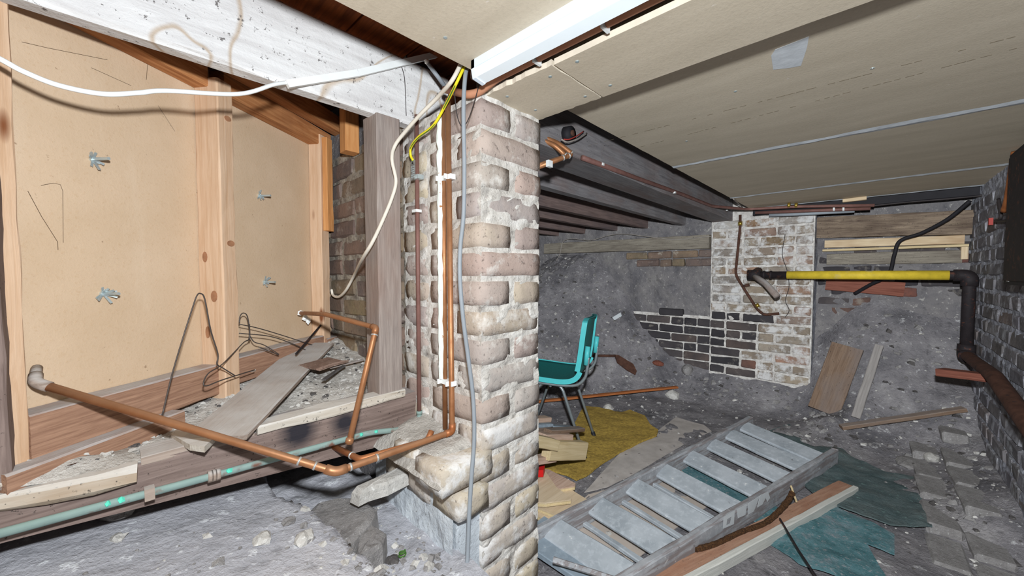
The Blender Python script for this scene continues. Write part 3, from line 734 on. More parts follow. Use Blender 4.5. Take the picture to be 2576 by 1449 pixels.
for x, y, up_ in ((232, 400, .6), (258, 738, 1.0), (652, 492, .7), (664, 709, -.8)):
    p = PXP(x, y, .0); b = MB().tube([p, p + PN*.005], .006, 10).tube([p, p + PN*.040], .0032, 8).build('wall_anchor', M['zinc'], pt)
    mb = MB(); rr = random.Random(x)
    for k in range(9):
        a = 2*math.pi*k/9 + rr.random(); d = (PD*math.cos(a) + _z*math.sin(a)); t = .010 + .012*rr.random()
        mb.bar(p + PN*.001, p + d*t + PN*(.006 + .012*rr.random()), .0045, .0012, tuple(PN))
    mb.build('torn_metal', M['zinc'], b)
M['scratch'] = plain('pencil_line', L(96,78,60), .2)
for k, ln in enumerate((((103,466),(135,460),(152,464),(158,480),(159,610)), ((70,480),(105,545),(145,608),(146,628)), ((55,105),(120,120),(270,150)), ((230,170),(330,215)), ((372,155),(368,200)), ((398,265),(440,330)))):
    MB().tube([PXP(x, y, .0006) for x, y in ln], .0004, 4).build('pencil_mark', M['scratch'], pt)
for k, (x, y, rx, rz, t_) in enumerate(((572,298,.010,.007,.068), (580,612,.011,.008,.071), (517,646,.007,.014,.02), (524,835,.006,.016,.03), (540,745,.009,.015,.045))):
    if k < 2: c = PXP(x, y, .0695); u_ = PD; e_ = PN*.002
    else:            # on the side face of the stud, which looks back along the partition
        d = ray(x, y); sf = P0 + PD*.3260; c = d * (sf.dot(PD)/d.dot(PD)); u_ = PN; e_ = PD*-.0025
    MB().prism([c + u_*(rx*math.cos(a)) + _z*(rz*math.sin(a)) for a in [2*math.pi*i/12 for i in range(12)]], e_).build('knot', M['knot'], pt)
# stub of timber behind the partition and against the sooty wall
plank('noggin', PX(880, 385, 'x', .60), PX(878, 270, 'x', .60), .05, .05, M['orange2'], label='short orange timber upright on top of the sooty wall', cat='timber', kind='structure', up=(0, 1, 0))

# ================================================================== THINGS
def pipe(name, pts, r, mat, parent=None, fil=.03, n=12, **kw):
    return MB().tube(fillet(pts, fil, 6), r, n).build(name, mat, parent, smooth=True, **kw)
def collar(parent, p, d, r, ln=.006, mat=None, name='joint_ring'):
    d = V(d).normalized(); p = V(p); return MB().tube([p - d*ln/2, p + d*ln/2], r, 14).build(name, mat or M['solder'], parent, smooth=True)
def elbow(parent, a, b, c, r, mat, ln=.022):
    b = V(b); d1 = (V(a)-b).normalized(); d2 = (V(c)-b).normalized()
    return MB().tube(fillet([b + d1*ln, b, b + d2*ln], ln*.8, 6), r, 14).build('elbow', mat, parent, smooth=True)

# ---- long copper pipe: partition -> corner -> riser on the pier
A0 = PXP(92, 925, .0); A1 = PXP(88, 962, .03); A2 = PX(845, 1187, 'y', .80); A3 = PX(1106, 1097, 'y', .795); A4 = V((PXa - .020, A3.y + .01, .45)); A3 = V((A4.x, A3.y, A3.z))
t = T('copper_pipe', 'long bright copper pipe slanting from the partition to a corner and up the pier', 'pipe', A2)
MB().tube([A0, A1], .0078, 12).build('stub', M['greywood'], t, smooth=True)
pipe('pipe', [A1, A2, A3, V((A4.x, A4.y, A4.z))], .0075, M['copper'], t, .012)
elbow(t, A1, A2, A3, .0098, M['copper']); elbow(t, A2, A3, A4, .0092, M['copper_old']); elbow(t, A0, A1, A2, .0092, M['greywood'])
for f, a, b in ((.035, A1, A2), (.86, A1, A2), (.92, A1, A2), (.10, A2, A3), (.30, A2, A3)): collar(t, a.lerp(b, f), b - a, .0088, .004)
collar(t, A3.lerp(A4, .02), A4-A3, .009, .004); 
# ---- branch pipe rising and turning back to the partition
B0 = PX(877, 1118, 'y', .86); B1 = PX(946, 824, 'y', .93); B2 = PX(818, 790, 'y', 1.15); B3 = PXP(756, 787, .03)
t = T('copper_pipe', 'thin copper pipe rising in front of the timber post and bending back', 'pipe', B0)
pipe('pipe', [B0, B1, B2, B3], .0068, M['copper'], t, .010); elbow(t, B0, B1, B2, .0085, M['copper'], .016)
collar(t, B1.lerp(B0, .07), B1-B0, .009, .003); collar(t, B0.lerp(B1, .03), B1-B0, .009, .012, M['copper'], 'socket')
mb = MB()
for k, (x, y) in enumerate(((756, 787), (768, 798), (775, 806))): mb.blob(PXP(x, y, .032), (.010, .008, .012), k + 3, 1, .6)
mb.build('torn_tape', M['white_plastic'], t)
# ---- lower cross pipe under the corner
C0 = PX(830, 1118, 'z', -.45); C1 = PX(905, 1155, 'z', -.45); C2 = PX(1000, 1160, 'z', -.45); C3 = PX(1098, 1105, 'z', -.435)
t = T('copper_pipe', 'dull copper pipe passing just under the bright corner pipe', 'pipe', C1)
pipe('pipe', [C0, C1 , V((C3.x - .02, C3.y + .012, C3.z)), V((C3.x - .004, C3.y + .016, C3.z + .02))], .0075, M['copper_old'], t, .01); collar(t, C0.lerp(C1, .75), C1-C0, .0092, .004)
# ---- second riser wrapped in flaking white, two clips
t = T('copper_pipe', 'copper riser on the pier wrapped in flaking white lagging', 'pipe', (PXa - .02, .83, -.43))
r0 = V((PXa - .019, A4.y + .022, -.42)); r1 = V((PXa - .019, A4.y + .022, .44))
pipe('pipe', [r0, r1], .0068, M['copper'], t)
pts = [V((r0.x - .006 + .002*noise.noise(V((k*.7, 0, 0))), r0.y + .006 + .003*noise.noise(V((k*.5, 5, 0))), -.285 + .70*k/40)) for k in range(41)]
MB().tube(pts, [.0078 + .005*abs(noise.noise(V((k*.9, 2, 2)))) for k in range(41)], 9).build('lagging', M['white_flake'], t)
for z in (.25, -.29):
    mb = MB(); c = V((PXa - .018, A4.y + .008, z)); mb.box(c, (.016, .050, .013)); mb.box(c + V((-.012, -.012, 0)), (.012, .004, .013)); mb.box(c + V((-.012, .024, 0)), (.012, .004, .013)); mb.build('pipe_clip', M['white_plastic'], t)
# ---- brown riser turning into the verdigris pipe
g0 = PX(1046, 290, 'x', PXa - .018); g1 = PX(1057, 1076, 'x', PXa - .018); gx = V((g0.x, (g0.y+g1.y)/2, 0)); g0 = V((gx.x, gx.y, g0.z)); g1 = V((gx.x, gx.y, g1.z))
g2 = PX(930, 1088, 'y', .965); g3 = PX(560, 1190, 'y', .965); g4 = PX(-420, 1455, 'y', .965)
t = T('verdigris_pipe', 'brown riser on the pier turning into a long verdigris pipe along the sill beam', 'pipe', g3)
pipe('riser', [g0, g1 + V((0,0,.02))], .0062, M['copper_brown'], t); pipe('pipe', [g1 + V((0,0,.05)), g1, g2, g3, g4], .0072, M['verdigris'], t, .02)
collar(t, g1 + V((0,0,.045)), (0,0,1), .0085, .010, M['verdigris'], 'socket')
for f in (.02, .035, .05): collar(t, g3.lerp(g4, f), g4-g3, .0115, .008, M['greywood'], 'compression_nut')
for f, a, b in ((.10, g2, g1), (.08, g2, g3), (.97, g2, g3), (.36, g3, g4), (.40, g3, g4)):
    p = a.lerp(b, f); MB().blob(p + V((0, -.004, .003)), (.006, .006, .0055), int(f*100), 1, .5).build('verdigris_crust', M['green_spot'], t)
p = g3.lerp(g4, .27); MB().box(p + V((0, .0, 0)), (.014, .018, .022)).build('pipe_clip', M['greywood'], t)
mb = MB(); c = PX(1054, 530, 'x', PXa - .018); mb.box((c.x - .002, gx.y, c.z), (.018, .022, .008)); mb.build('pipe_clip', M['white_plastic'], t)
c = PX(1050, 447, 'x', PXa - .018); mb = MB(); mb.box((c.x - .002, gx.y - .006, c.z), (.020, .030, .012)); mb.build('earth_clamp', M['zinc'], t)
# earth tag and its cable
tagp = PX(1039, 428, 'x', PXa - .032)
t = T('earth_tag', 'stamped metal earth tag hanging on the brown pipe', 'tag', tagp)
mb = MB(); mb.box(tagp, (.003, .019, .055)); mb.build('plate', M['tin'], t)
mb = MB(); mb.tube([tagp + V((-.0022, 0, .020)), tagp + V((.0, 0, .020))], .0028, 10); mb.build('rivet_hole', M['black_void'], t)
for k in range(6):
    mb = MB()
    for j in range(4):
        if rnd.random() < .85: mb.box(tagp + V((-.0018, -.006 + .004*j, .010 - .006*k)), (.001, .0028, .0032))
    mb.build('stamped_line', M['zinc'], t)
yp = spline([PX(1176, 150, 'y', .70), PX(1150, 205, 'y', .71), PX(1120, 265, 'x', .585), PX(1090, 315, 'x', .585), PX(1052, 345, 'x', .585), PX(1034, 370, 'x', .59), PX(1033, 390, 'x', .595), PX(1039, 403, 'x', .597)], 8)
t = T('earth_cable', 'yellow earth cable curling down to the stamped metal tag', 'cable', tagp + V((0,0,.03)))
MB().tube(yp, .0036, 8).build('sheath', M['yellow_wire'], t, smooth=True)
MB().tube([p + V((-.0012, .0012, -.0026)) for p in yp], .0016, 6).build('green_stripe', M['green_wire'], t, smooth=True)
# ---- cables
def cable(name, pts, r, mat, label, n=8, **kw): return MB().tube(spline(pts, 8), r, n).build(name, mat, smooth=True, label=label, cat='cable', **kw)
cable('white_cable', [V((-1.22, .985, .47)), V((-.7, .985, .455)), PX(-260, 20, 'y', .975), PX(-90, 105, 'y', .955), PX(0, 148, 'y', .95), PX(60, 180, 'y', .95), PX(150, 215, 'y', .95), PX(260, 236, 'y', .95), PX(350, 233, 'y', .955), PX(420, 228, 'y', .96), PX(600, 236, 'y', .97), PX(690, 212, 'y', .98), PX(735, 206, 'y', .99)], .0042, M['white_plastic'], 'white cable sagging across the chipboard partition')
t = T('cable_trunking', 'white plastic trunking fixed slantwise to the limewashed beam', 'trunking', PX(720, 212, 'y', .985))
a, b, c = PX(722, 212, 'y', .985), PX(900, 184, 'y', .985), PX(1120, 132, 'y', .985)
MB().bar(a, b, .016, .012, (0, 1, 0)).bar(b, c, .016, .012, (0, 1, 0)).build('channel', M['white_plastic'], t)
cable('cream_cable', [PX(1160, 160, 'y', .70), PX(1135, 205, 'y', .715), PX(1100, 245, 'x', .57), PX(1060, 285, 'x', .565), PX(1020, 330, 'x', .56), PX(994, 365, 'y', .965), PX(986, 400, 'y', .965), PX(996, 455, 'y', .97), PX(985, 500, 'y', .98), PX(960, 560, 'y', .985), PX(936, 610, 'y', .985), PX(912, 650, 'y', 1.06), PX(892, 690, 'x', .58), PX(870, 730, 'x', .59), PX(852, 746, 'x', .60), PX(838, 742, 'x', .605), PX(834, 728, 'x', .605)], .0050, M['cream_cable'], 'flat cream cable looping down past the timber post')
cable('grey_cable', [PX(1178, 160, 'y', .71), PX(1170, 195, 'y', .695), PX(1166, 280, 'y', .69), PX(1168, 420, 'y', .688), PX(1166, 540, 'y', .688), PX(1158, 620, 'y', .685), PX(1157, 700, 'y', .68), PX(1165, 800, 'y', .675), PX(1178, 900, 'y', .675), PX(1190, 1000, 'y', .675), PX(1193, 1100, 'y', .672), PX(1186, 1200, 'y', .668), PX(1180, 1300, 'y', .665), PX(1176, 1400, 'y', .662), PX(1168, 1480, 'y', .66)], .0052, M['grey_cable'], 'grey cable hanging down the corner of the brick pier')
cable('thin_wire', [PX(1143, 230, 'y', .69), PX(1150, 290, 'y', .692), PX(1163, 318, 'y', .692), PX(1178, 300, 'y', .692), PX(1195, 250, 'y', .69), PX(1212, 185, 'y', .68)], .0011, M['dark_wire'], 'thin dark wire looped on the pier top behind the grey cable')
cable('thin_wire', [PX(1010, 165, 'y', .992), PX(1018, 200, 'y', .994), PX(1022, 290, 'y', .994)], .0010, M['dark_wire'], 'thin dark wire hanging on the face of the limewashed beam')
# grey conduit stub and end cap over the pier
t = T('conduit', 'short grey conduit stub above the pier beside the trunking end', 'conduit', PX(1080, 155, 'y', .9))
pipe('tube', [PX(1076, 158, 'y', .9), PX(1118, 215, 'y', .9)], .006, M['grey_cable'], t); MB().blob(PX(1074, 155, 'y', .9), (.008,.008,.008), 2, 1, .1).build('end_cap', M['white_plastic'], t, smooth=True)
# ---- ceiling lamp
lx0, lx1, lz = .548, .592, .46
t = T('batten_lamp', 'white linear batten lamp screwed under the ceiling board', 'lamp', (.565, .2, .41))
ly0, ly1 = -.60, .640
mb = MB(); mb.prism([(lx0, ly0, lz), (lx1, ly0, lz), (lx1, ly0, lz - .018), (lx0, ly0, lz - .018)], (0, ly1-ly0, 0)); mb.build('body', M['lamp_white'], t)
mb = MB(); mb.prism([(lx0 + .002, ly0 + .01, lz - .018), (lx0 + .006, ly0 + .01, lz - .036), (lx1 - .012, ly0 + .01, lz - .040), (lx1 - .002, ly0 + .01, lz - .018)], (0, ly1-ly0-.02, 0)); mb.build('diffuser', M['diffuser'], t)
for y in (ly0 + .005, ly1 - .005):
    mb = MB(); mb.prism([(lx0, y - .005, lz), (lx1, y - .005, lz), (lx1, y - .005, lz - .02), (lx1 - .012, y - .005, lz - .042), (lx0 + .004, y - .005, lz - .038), (lx0, y - .005, lz - .02)], (0, .01, 0)); mb.build('end_cap', M['lamp_white'], t)
# ---- pipe in the channel between the boards, timber behind it
plank('ceiling_joist', (.637, -1.0, .495), (.637, .71, .495), .06, .06, M['sill'], label='sooty joist edge in the slot beside the lamp', cat='joist', kind='structure')
t = T('ceiling_pipe', 'terracotta painted copper pipe running beside the lamp', 'pipe', (.632, .3, .45))
pipe('pipe', [(.626, -1.0, .452), (.626, .64, .452), PX(1205, 232, 'y', .70), PX(1178, 238, 'y', .72), PX(1120, 225, 'y', .86)], .0095, M['terracotta'], t, .04)
for y in (.05, .36, .52): MB().box((.626, y, .452), (.024, .006, .026)).build('pipe_clip', M['white_plastic'], t)
# ---- loose timbers on the platform edge
ed = 'boards along the edge of the debris floor'
plank('edge_board', PX(645, 1082, 'y', 1.0) + V((0,.015,0)), PX(1015, 985, 'y', 1.0) + V((0,.015,0)), .05, .022, M['rough_edge'], label='pale edge board on the sill beam below the post', cat='board', group=ed, jit=.004)
plank('edge_board', PX(355, 1160, 'y', 1.0) + V((0,.03,0)), PX(640, 1088, 'y', 1.0) + V((0,.03,0)), .06, .018, M['greywood'], label='grey edge board on the sill beam under the slanting plank', cat='board', group=ed, jit=.004)
plank('edge_board', PX(-330, 1335, 'y', 1.0) + V((0,.04,-.004)), PX(350, 1186, 'y', .99) + V((0,.03,0)), .09, .030, M['rough_edge'], label='rough crumbling edge board at the near end of the sill beam', cat='board', group=ed, jit=.008, ch=.008)
plank('loose_plank', V((.52, 1.50, -.265)), PX(540, 1118, 'y', .99) + V((0, 0, .012)), .125, .014, M['greywood'], label='dusty grey plank lying slantwise across the debris', cat='plank', jit=.003, endjit=.008)
plank('batten', PX(-60, 1270, 'y', .985) + V((0,0,.015)), PX(360, 1035, 'z', -.325), .020, .008, M['rough_edge'], label='thin pale lath sloping from the sill beam to the partition', cat='lath')
plank('batten', PX(360, 1035, 'z', -.32) + V((.02,.02,0)), PX(640, 930, 'z', -.29), .014, .006, M['greywood'], label='thin grey lath along the foot of the partition', cat='lath')
plank('batten', PX(655, 912, 'z', -.285), PX(760, 875, 'z', -.278), .05, .010, M['greywood'], label='short grey board end under the slanting plank', cat='board')
plank('slate_piece', PX(775, 925, 'z', -.29), PX(850, 905, 'z', -.285), .10, .010, M['stone_brown'], label='broken brown fibreboard piece beside the slanting plank', cat='fragment', jit=.006, endjit=.012)
plank('splinter', PX(830, 925, 'z', -.30), PX(915, 905, 'z', -.30), .010, .006, M['post'], label='thin brown splinter in the debris beside the fibreboard piece', cat='splinter')
plank('splinter', PX(815, 955, 'z', -.31), PX(865, 920, 'z', -.30), .014, .005, M['stone_dark'], label='dark grey splinter in the debris near the post', cat='splinter')
pf = PX(300, 1098, 'z', -.345); mb = MB()
mb.prism([PX(x, y, 'z', -.350) for x, y in ((238,1108),(250,1095),(290,1075),(350,1068),(382,1072),(362,1098),(330,1112),(285,1125),(255,1120))], (0, 0, .018)); mb.build('plaster_slab', M['stone_pale'], label='flat pale plaster slab lying by the near foot of the partition', cat='plaster')
pf2 = MB().prism([PX(x, y, 'z', -.352) for x, y in ((430,1105),(455,1085),(545,1108),(515,1138),(478,1133))], (0, 0, .012)); pf2.build('plaster_slab', M['rough_edge'], label='thin pale plaster slab overhanging the sill beam', cat='plaster')
MB().tube([PX(180, 1185, 'y', 1.03), PX(180, 1168, 'y', 1.03), PX(180, 1166, 'y', 1.03)], [.003, .003, .007], 8).build('nail', M['rust'], label='rusty round-headed nail standing in the edge board', cat='nail')
# stray rod by the wall
MB().tube([PX(745, 890, 'z', -.26), PX(822, 800, 'x', .60)], .0035, 8).build('iron_rod', M['iron'], label='dark iron rod leaning against the sooty wall', cat='rod')
# wire hangers
hp = lambda x, y, t=.05: PXP(x, y, t)
t = T('wire_hanger', 'tall bent wire hoop standing by the middle stud', 'wire', hp(420, 1000, .12))
MB().tube(spline([hp(408, 1045, .13), hp(432, 945, .11), hp(460, 850, .10), hp(484, 775, .10), hp(495, 744, .10), hp(504, 738, .10), hp(515, 752, .10), hp(530, 830, .10), hp(548, 890, .10), hp(546, 915, .10), hp(560, 925, .10), hp(592, 945, .10)], 6), .0016, 6).build('wire', M['steel_wire'], t, smooth=True)
t = T('wire_hanger', 'twisted wire coat hanger lying open against the partition', 'hanger', hp(628, 870, .06))
MB().tube(spline([hp(602, 812, .06), hp(604, 795, .06), hp(612, 787, .06), hp(622, 795, .06), hp(628, 830, .06), hp(628, 855, .06)], 6), .0015, 6).build('hook', M['steel_wire'], t, smooth=True)
MB().tube(spline([hp(628, 815, .06), hp(626, 852, .06), hp(612, 862, .07), hp(560, 915, .10), hp(525, 938, .12), hp(512, 962, .13), hp(520, 970, .13), hp(560, 955, .12), hp(640, 930, .10)], 6), .0015, 6).build('wire', M['steel_wire'], t, smooth=True)
MB().tube(spline([hp(602, 815, .06), hp(660, 828, .06), hp(750, 856, .06), hp(825, 882, .06), hp(790, 888, .07), hp(740, 866, .07), hp(680, 846, .065), hp(602, 838, .06)], 6), .0015, 6).build('wire', M['steel_wire'], t, smooth=True)
MB().tube(spline([hp(629, 845, .06), hp(640, 860, .065), hp(665, 868, .07), hp(700, 890, .08), hp(690, 888, .08), hp(650, 872, .07)], 6), .0015, 6).build('wire', M['steel_wire'], t, smooth=True)
cable('bent_wire', [PX(510, 950, 'z', -.33), PX(470, 1000, 'z', -.335), PX(438, 1050, 'z', -.35)], .0014, M['steel_wire'], 'thin straight wire lying on the debris under the slanting copper pipe')
# ---- rubble on the ledge: two boulders and stones
def stone(name, c, size, mat, label, seed, rotz=0, cat='stone', amp=.35, sub=2, group=None, tilt=(0, 0)):
    mb = MB(); mb.blob((0, 0, 0), size, seed, sub, amp); R = Euler((tilt[0], tilt[1], rotz)).to_matrix(); mb.v = [tuple(R @ V(v) + V(c)) for v in mb.v]
    return mb.build(name, mat, label=label, cat=cat, group=group)
def slabstone(name, px_pts, z, th, mat, label, cat='stone', rise=0.0):
    pts = [PX(x, y, 'z', z) for x, y in px_pts]; c = sum(pts, V()) / len(pts); mb = MB(); n = len(pts); rr = random.Random(len(pts) + int(c.x*100))
    low = [c + (p - c)*1.06 - V((0, 0, th)) for p in pts]; mid = [p + V((0, 0, rr.uniform(-.003, .003) - .004)) for p in pts]; top = [c + (p - c)*.84 + V((0, 0, .003 + rr.uniform(0, .004))) for p in pts]; inn = [c + (p-c)*.4 + V((0,0,.006 + rr.uniform(-.003,.004))) for p in pts]
    mb.add(low + mid + top + inn + [c + V((0, 0, .008))], [(k*n+i, k*n+(i+1)%n, (k+1)*n+(i+1)%n, (k+1)*n+i) for k in range(3) for i in range(n)] + [(3*n+i, 3*n+(i+1)%n, 4*n) for i in range(n)] + [tuple(range(n-1, -1, -1))])
    return mb.build(name, mat, label=label, cat=cat)
slabstone('stone_slab', [(775,1290),(800,1262),(850,1250),(905,1252),(948,1278),(935,1310),(890,1360),(830,1408),(795,1390),(778,1340)], -.60, .06, M['stone_grey'], 'large broken grey stone slab below the copper corner pipe')
slabstone('stone_slab', [(905,1330),(940,1318),(972,1340),(962,1370),(935,1390),(900,1412),(895,1395)], -.615, .05, M['stone_grey'], 'smaller grey stone lump beside the large broken slab')
slabstone('concrete_lip', [(885,1232),(930,1213),(1000,1180),(1030,1163),(1026,1192),(975,1217),(930,1230),(905,1242)], -.54, .03, M['stone_pale'], 'jagged pale concrete lip under the copper corner pipe', 'concrete')
for i, (x, y, s, m, lb) in enumerate(((1000,1415,.016,'stone_brown','pinkish brick chip on the ground by the limewashed footing'), (765,1410,.022,'stone_pale','curved pale shard below the large broken slab'), (985,1338,.018,'stone_dark','dark stone near the green wire ring'), (725,1365,.016,'stone_grey','small grey stone beside the large broken slab'), (660,1345,.020,'stone_pale','white plaster lump near the broken ledge edge'), (300,1380,.014,'stone_pale','white plaster lump at the bottom of the ledge'), (295,1325,.024,'stone_pale','flat white plaster patch on the concrete ledge'))):
    q = PX(x, y, 'z', -.6 if x > 700 else -.535); q.z = bank_h(q.x, q.y) + s*.2
    stone('stone', q, (s, s*.8, s*.55), M[m], lb, i + 11, rotz=i, amp=.6)
q = PX(1012, 1353, 'z', -.62); q.z = bank_h(q.x, q.y) + .006
MB().tube([q + V((.009*math.cos(a)*(1 - a/40), .009*math.sin(a)*(1 - a/40), .001*a)) for a in [k*.5 for k in range(26)]], .0018, 6).build('wire_ring', M['green_wire'], label='small coiled green wire ring on the dirt', cat='wire')
def chips(name, fn, n, smin, smax, mat, label, seed):
    rr = random.Random(seed); mb = MB(); k = 0
    while k < n:
        p = fn(rr)
        if p is None: continue
        s = smin + (smax-smin)*rr.random()**3; R = Euler((rr.uniform(-.5,.5), rr.uniform(-.5,.5), rr.uniform(0, 6.3))).to_matrix()
        pts = [R @ V((x*s*rr.uniform(.5,1.3), y*s*rr.uniform(.4,1.1), z*s*rr.uniform(.2,.6))) + p for x, y, z in ((-1,-1,-1),(1,-1,-1),(1,1,-1),(-1,1,-1),(-.7,-.6,1),(.6,-.7,1),(.7,.6,1),(-.6,.7,1))]
        mb.add(pts, [(0,3,2,1),(4,5,6,7),(0,1,5,4),(1,2,6,5),(2,3,7,6),(3,0,4,7)]); k += 1
    return mb.build(name, mat, label=label, cat='rubble', kind='stuff')
def on_plat(rr):
    x, y = rr.uniform(-.5, .61), rr.uniform(1.03, 1.62)
    if (V((x, y, 0)) - P0).dot(PN) < .01: return None
    return V((x, y, plat_h(x, y) + .001))
chips('plaster_rubble', on_plat, 700, .002, .009, M['stone_pale'], 'pale plaster crumbs scattered over the debris floor', 1)
chips('dark_rubble', on_plat, 240, .002, .011, M['stone_dark'], 'dark splinters and grit mixed in the debris floor', 2)
def on_bank(rr):
    x, y = rr.uniform(-.7, .52), rr.uniform(.45, 1.0)
    if x < .3 and rr.random() < .75: return None
    return V((x, y, bank_h(x, y) + .001))
chips('pale_ledge_rubble', on_bank, 160, .002, .016, M['stone_pale'], 'pale plaster flakes on the concrete ledge', 8)
chips('ledge_rubble', on_bank, 420, .002, .012, M['stone_grey'], 'grey grit and chips on the concrete ledge', 3)
def on_floor(rr):
    x, y = rr.uniform(1.0, 3.66), rr.uniform(-.44, 3.0)
    if x > 3.48 and y > .3: return None
    h = floor_h(x, y)
    if h < FL + .02 and rr.random() < .9: return None
    return V((x, y, rough_floor(x, y) + .002))
chips('spoil_rubble', on_floor, 1800, .004, .024, M['stone_grey'], 'grey stones and brick bits strewn over the spoil banks', 4)
chips('pale_spoil_rubble', on_floor, 480, .003, .018, M['stone_pale'], 'pale mortar crumbs strewn over the spoil banks', 5)
chips('dark_spoil_rubble', on_floor, 800, .004, .022, M['stone_dark'], 'dark clods strewn over the spoil banks', 6)
def on_flat(rr):
    x, y = rr.uniform(1.0, 3.3), rr.uniform(-.44, 1.5); return V((x, y, rough_floor(x, y) + .001))
chips('floor_grit', on_flat, 500, .002, .010, M['stone_pale'], 'fine pale grit over the flat cellar floor', 7)

# ---- chair
def build_chair():
    B, A = PX(1473, 1163, 'z', FL), PX(1495, 1103, 'z', FL); l = (A - B).normalized(); f = V((-l.y, l.x, 0)); mid = (A + B)/2
    t = T('stacking_chair', 'turquoise moulded stacking chair with dull tubular legs on the mustard carpet', 'chair', V((mid.x, mid.y, FL)) + f*.2)
    W = lambda a, b, c: V((mid.x, mid.y, FL)) + l*a + f*b + V((0, 0, c))
    prof = [(.47, .415), (.455, .438), (.40, .446), (.30, .442), (.20, .436), (.12, .436), (.07, .448), (.040, .475), (.025, .52), (.012, .60), (.0, .70), (-.008, .76), (-.010, .785)]
    prof = [(p.x, p.y) for p in spline([V((a, b, 0)) for a, b in prof], 4)]
    def half(i):
        u = i/(len(prof)-1); return .195 - .02*max(0, (u - .6)/.4)**2 - (.05*((u - .93)/.07)**2 if u > .93 else 0) - (.03*((.07 - u)/.07)**2 if u < .07 else 0)
    n = len(prof); NW = 10
    def shell(off, inset):
        vs = []
        for i, (b, c) in enumerate(prof):
            hw = half(i) - inset; b2, c2 = prof[min(i+1, n-1)]; b1, c1 = prof[max(i-1, 0)]; tx, tz = b2-b1, c2-c1; k = math.hypot(tx, tz); nx_, nz_ = tz/k, -tx/k   # towards the sitter
            for j in range(NW+1):
                w = -1 + 2*j/NW; cup = .018*(w*w) if c > .5 else .010*w*w
                vs.append(W(hw*w, b + nx_*(off) + (cup if c > .5 else 0), c + nz_*off + (cup if c <= .5 else 0)))
        return vs
    sgn = 1
    top, bot = shell(.004, 0), shell(-.004, 0); w = NW+1; N = len(top)
    fs = [(i*w+j, i*w+j+1, (i+1)*w+j+1, (i+1)*w+j) for i in range(n-1) for j in range(NW)]
    rim = [i*w for i in range(n)] + [(n-1)*w+j for j in range(1, w)] + [i*w+NW for i in range(n-2, -1, -1)] + [j for j in range(NW-1, 0, -1)]
    mb = MB(); mb.add(top + bot, fs + [tuple(N + k for k in q[::-1]) for q in fs] + [(rim[k], rim[(k+1) % len(rim)], N + rim[(k+1) % len(rim)], N + rim[k]) for k in range(len(rim))])
    mb.build('shell', M['teal_seat'], t, smooth=True)
    mb = MB(); pts = [(V(top[k]) + V(bot[k]))/2 for k in rim]; pts.append(pts[0])
    vs = []
    for i, k in enumerate(rim):
        o = (V(top[k]) + V(bot[k]))/2; vs += [o + (V(top[k]) - V(bot[k]))*1.2, o + (V(bot[k]) - V(top[k]))*2.2 ]
    m = len(rim); outw = []
    for k in rim:
        i, j = divmod(k, w); outw.append(l * (.004 if j == NW else (-.004 if j == 0 else 0)))
    vs2 = [v + outw[i//2] for i, v in enumerate(vs)]
    mb.add(vs + vs2, [(2*i, 2*((i+1) % m), 2*((i+1) % m)+1, 2*i+1) for i in range(m)] + [(2*m+2*i, 2*m+2*i+1, 2*m+2*((i+1) % m)+1, 2*m+2*((i+1) % m)) for i in range(m)] + [(2*i, 2*m+2*i, 2*m+2*((i+1) % m), 2*((i+1) % m)) for i in range(m)] + [(2*i+1, 2*((i+1) % m)+1, 2*m+2*((i+1) % m)+1, 2*m+2*i+1) for i in range(m)])
    mb.build('rim', M['teal_rim'], t, smooth=False)
    for s_ in (-1, 1):
        x = .17*s_
        MB().tube(spline([W(x, .42, .42), W(x, .30, .418), W(x, .14, .414), W(x, .05, .425), W(x, .005, .47), W(x, -.008, .53), W(x, -.014, .58)], 6), .0085, 10).build('side_tube', M['chrome'], t, smooth=True)
        MB().tube([W(x, .000, .54), W(x, -.010, .64)], .014, 10).build('bracket', M['teal_rim'], t, smooth=True)
        for nm, pts in (('leg', [W(x*.9, .16, .415), W(x*.93, .13, .39), (B if s_ < 0 else A) + V((0, 0, .012))]), ('leg', [W(x*.9, .24, .415), W(x*.93, .27, .39), W(x, .40, .012)])):
            g = MB().tube(fillet(pts, .03), .0085, 10).build(nm, M['chrome'], t, smooth=True)
            e = pts[-1]; d = (pts[-1] - pts[-2]).normalized(); MB().tube([e - d*.03, e + d*.002, e + d*.008], [.0125, .0125, .009], 10).build('foot_cap', M['rubber'], g, smooth=True)
    MB().tube([W(-.165, .30, .345), W(.165, .30, .345)], .007, 8).build('crossbar', M['chrome'], t, smooth=True)
    MB().tube([W(-.16, .20, .40), W(.16, .20, .40)], .007, 8).build('crossbar', M['chrome'], t, smooth=True)
build_chair()

# ---- sheets on the floor
def out(px_, z): return [PX(x, y, 'z', z) for x, y in px_]
sheet('floor_sheet', out([(1470,1240),(1560,1140),(1640,1095),(1700,1050),(1770,1070),(1790,1085),(1700,1130),(1600,1190),(1530,1225)], FL + .004), .004, M['lino'], amp=.003, label='grey worn lino sheet between the mustard carpet and ladder', cat='sheet', cuts=3)
sheet('floor_sheet', out([(1380,1330),(1480,1245),(1640,1200),(1760,1130),(1850,1180),(1800,1260),(1700,1330),(1560,1440)], FL + .001), .003, M['lino2'], amp=.002, label='beige sheet lying under the ladder treads', cat='sheet')
cz = FL + .010
sheet('carpet_piece', out([(1350,1130),(1440,1078),(1455,1050),(1470,1022),(1500,1028),(1560,1040),(1585,1034),(1622,1050),(1635,1072),(1656,1086),(1652,1098),(1600,1120),(1560,1140),(1510,1172),(1475,1200),(1450,1212),(1425,1198),(1395,1190),(1345,1178)], cz), .012, M['carpet'], amp=.010, freq=6, cuts=4, label='mustard yellow carpet offcut under the turquoise chair', cat='carpet')
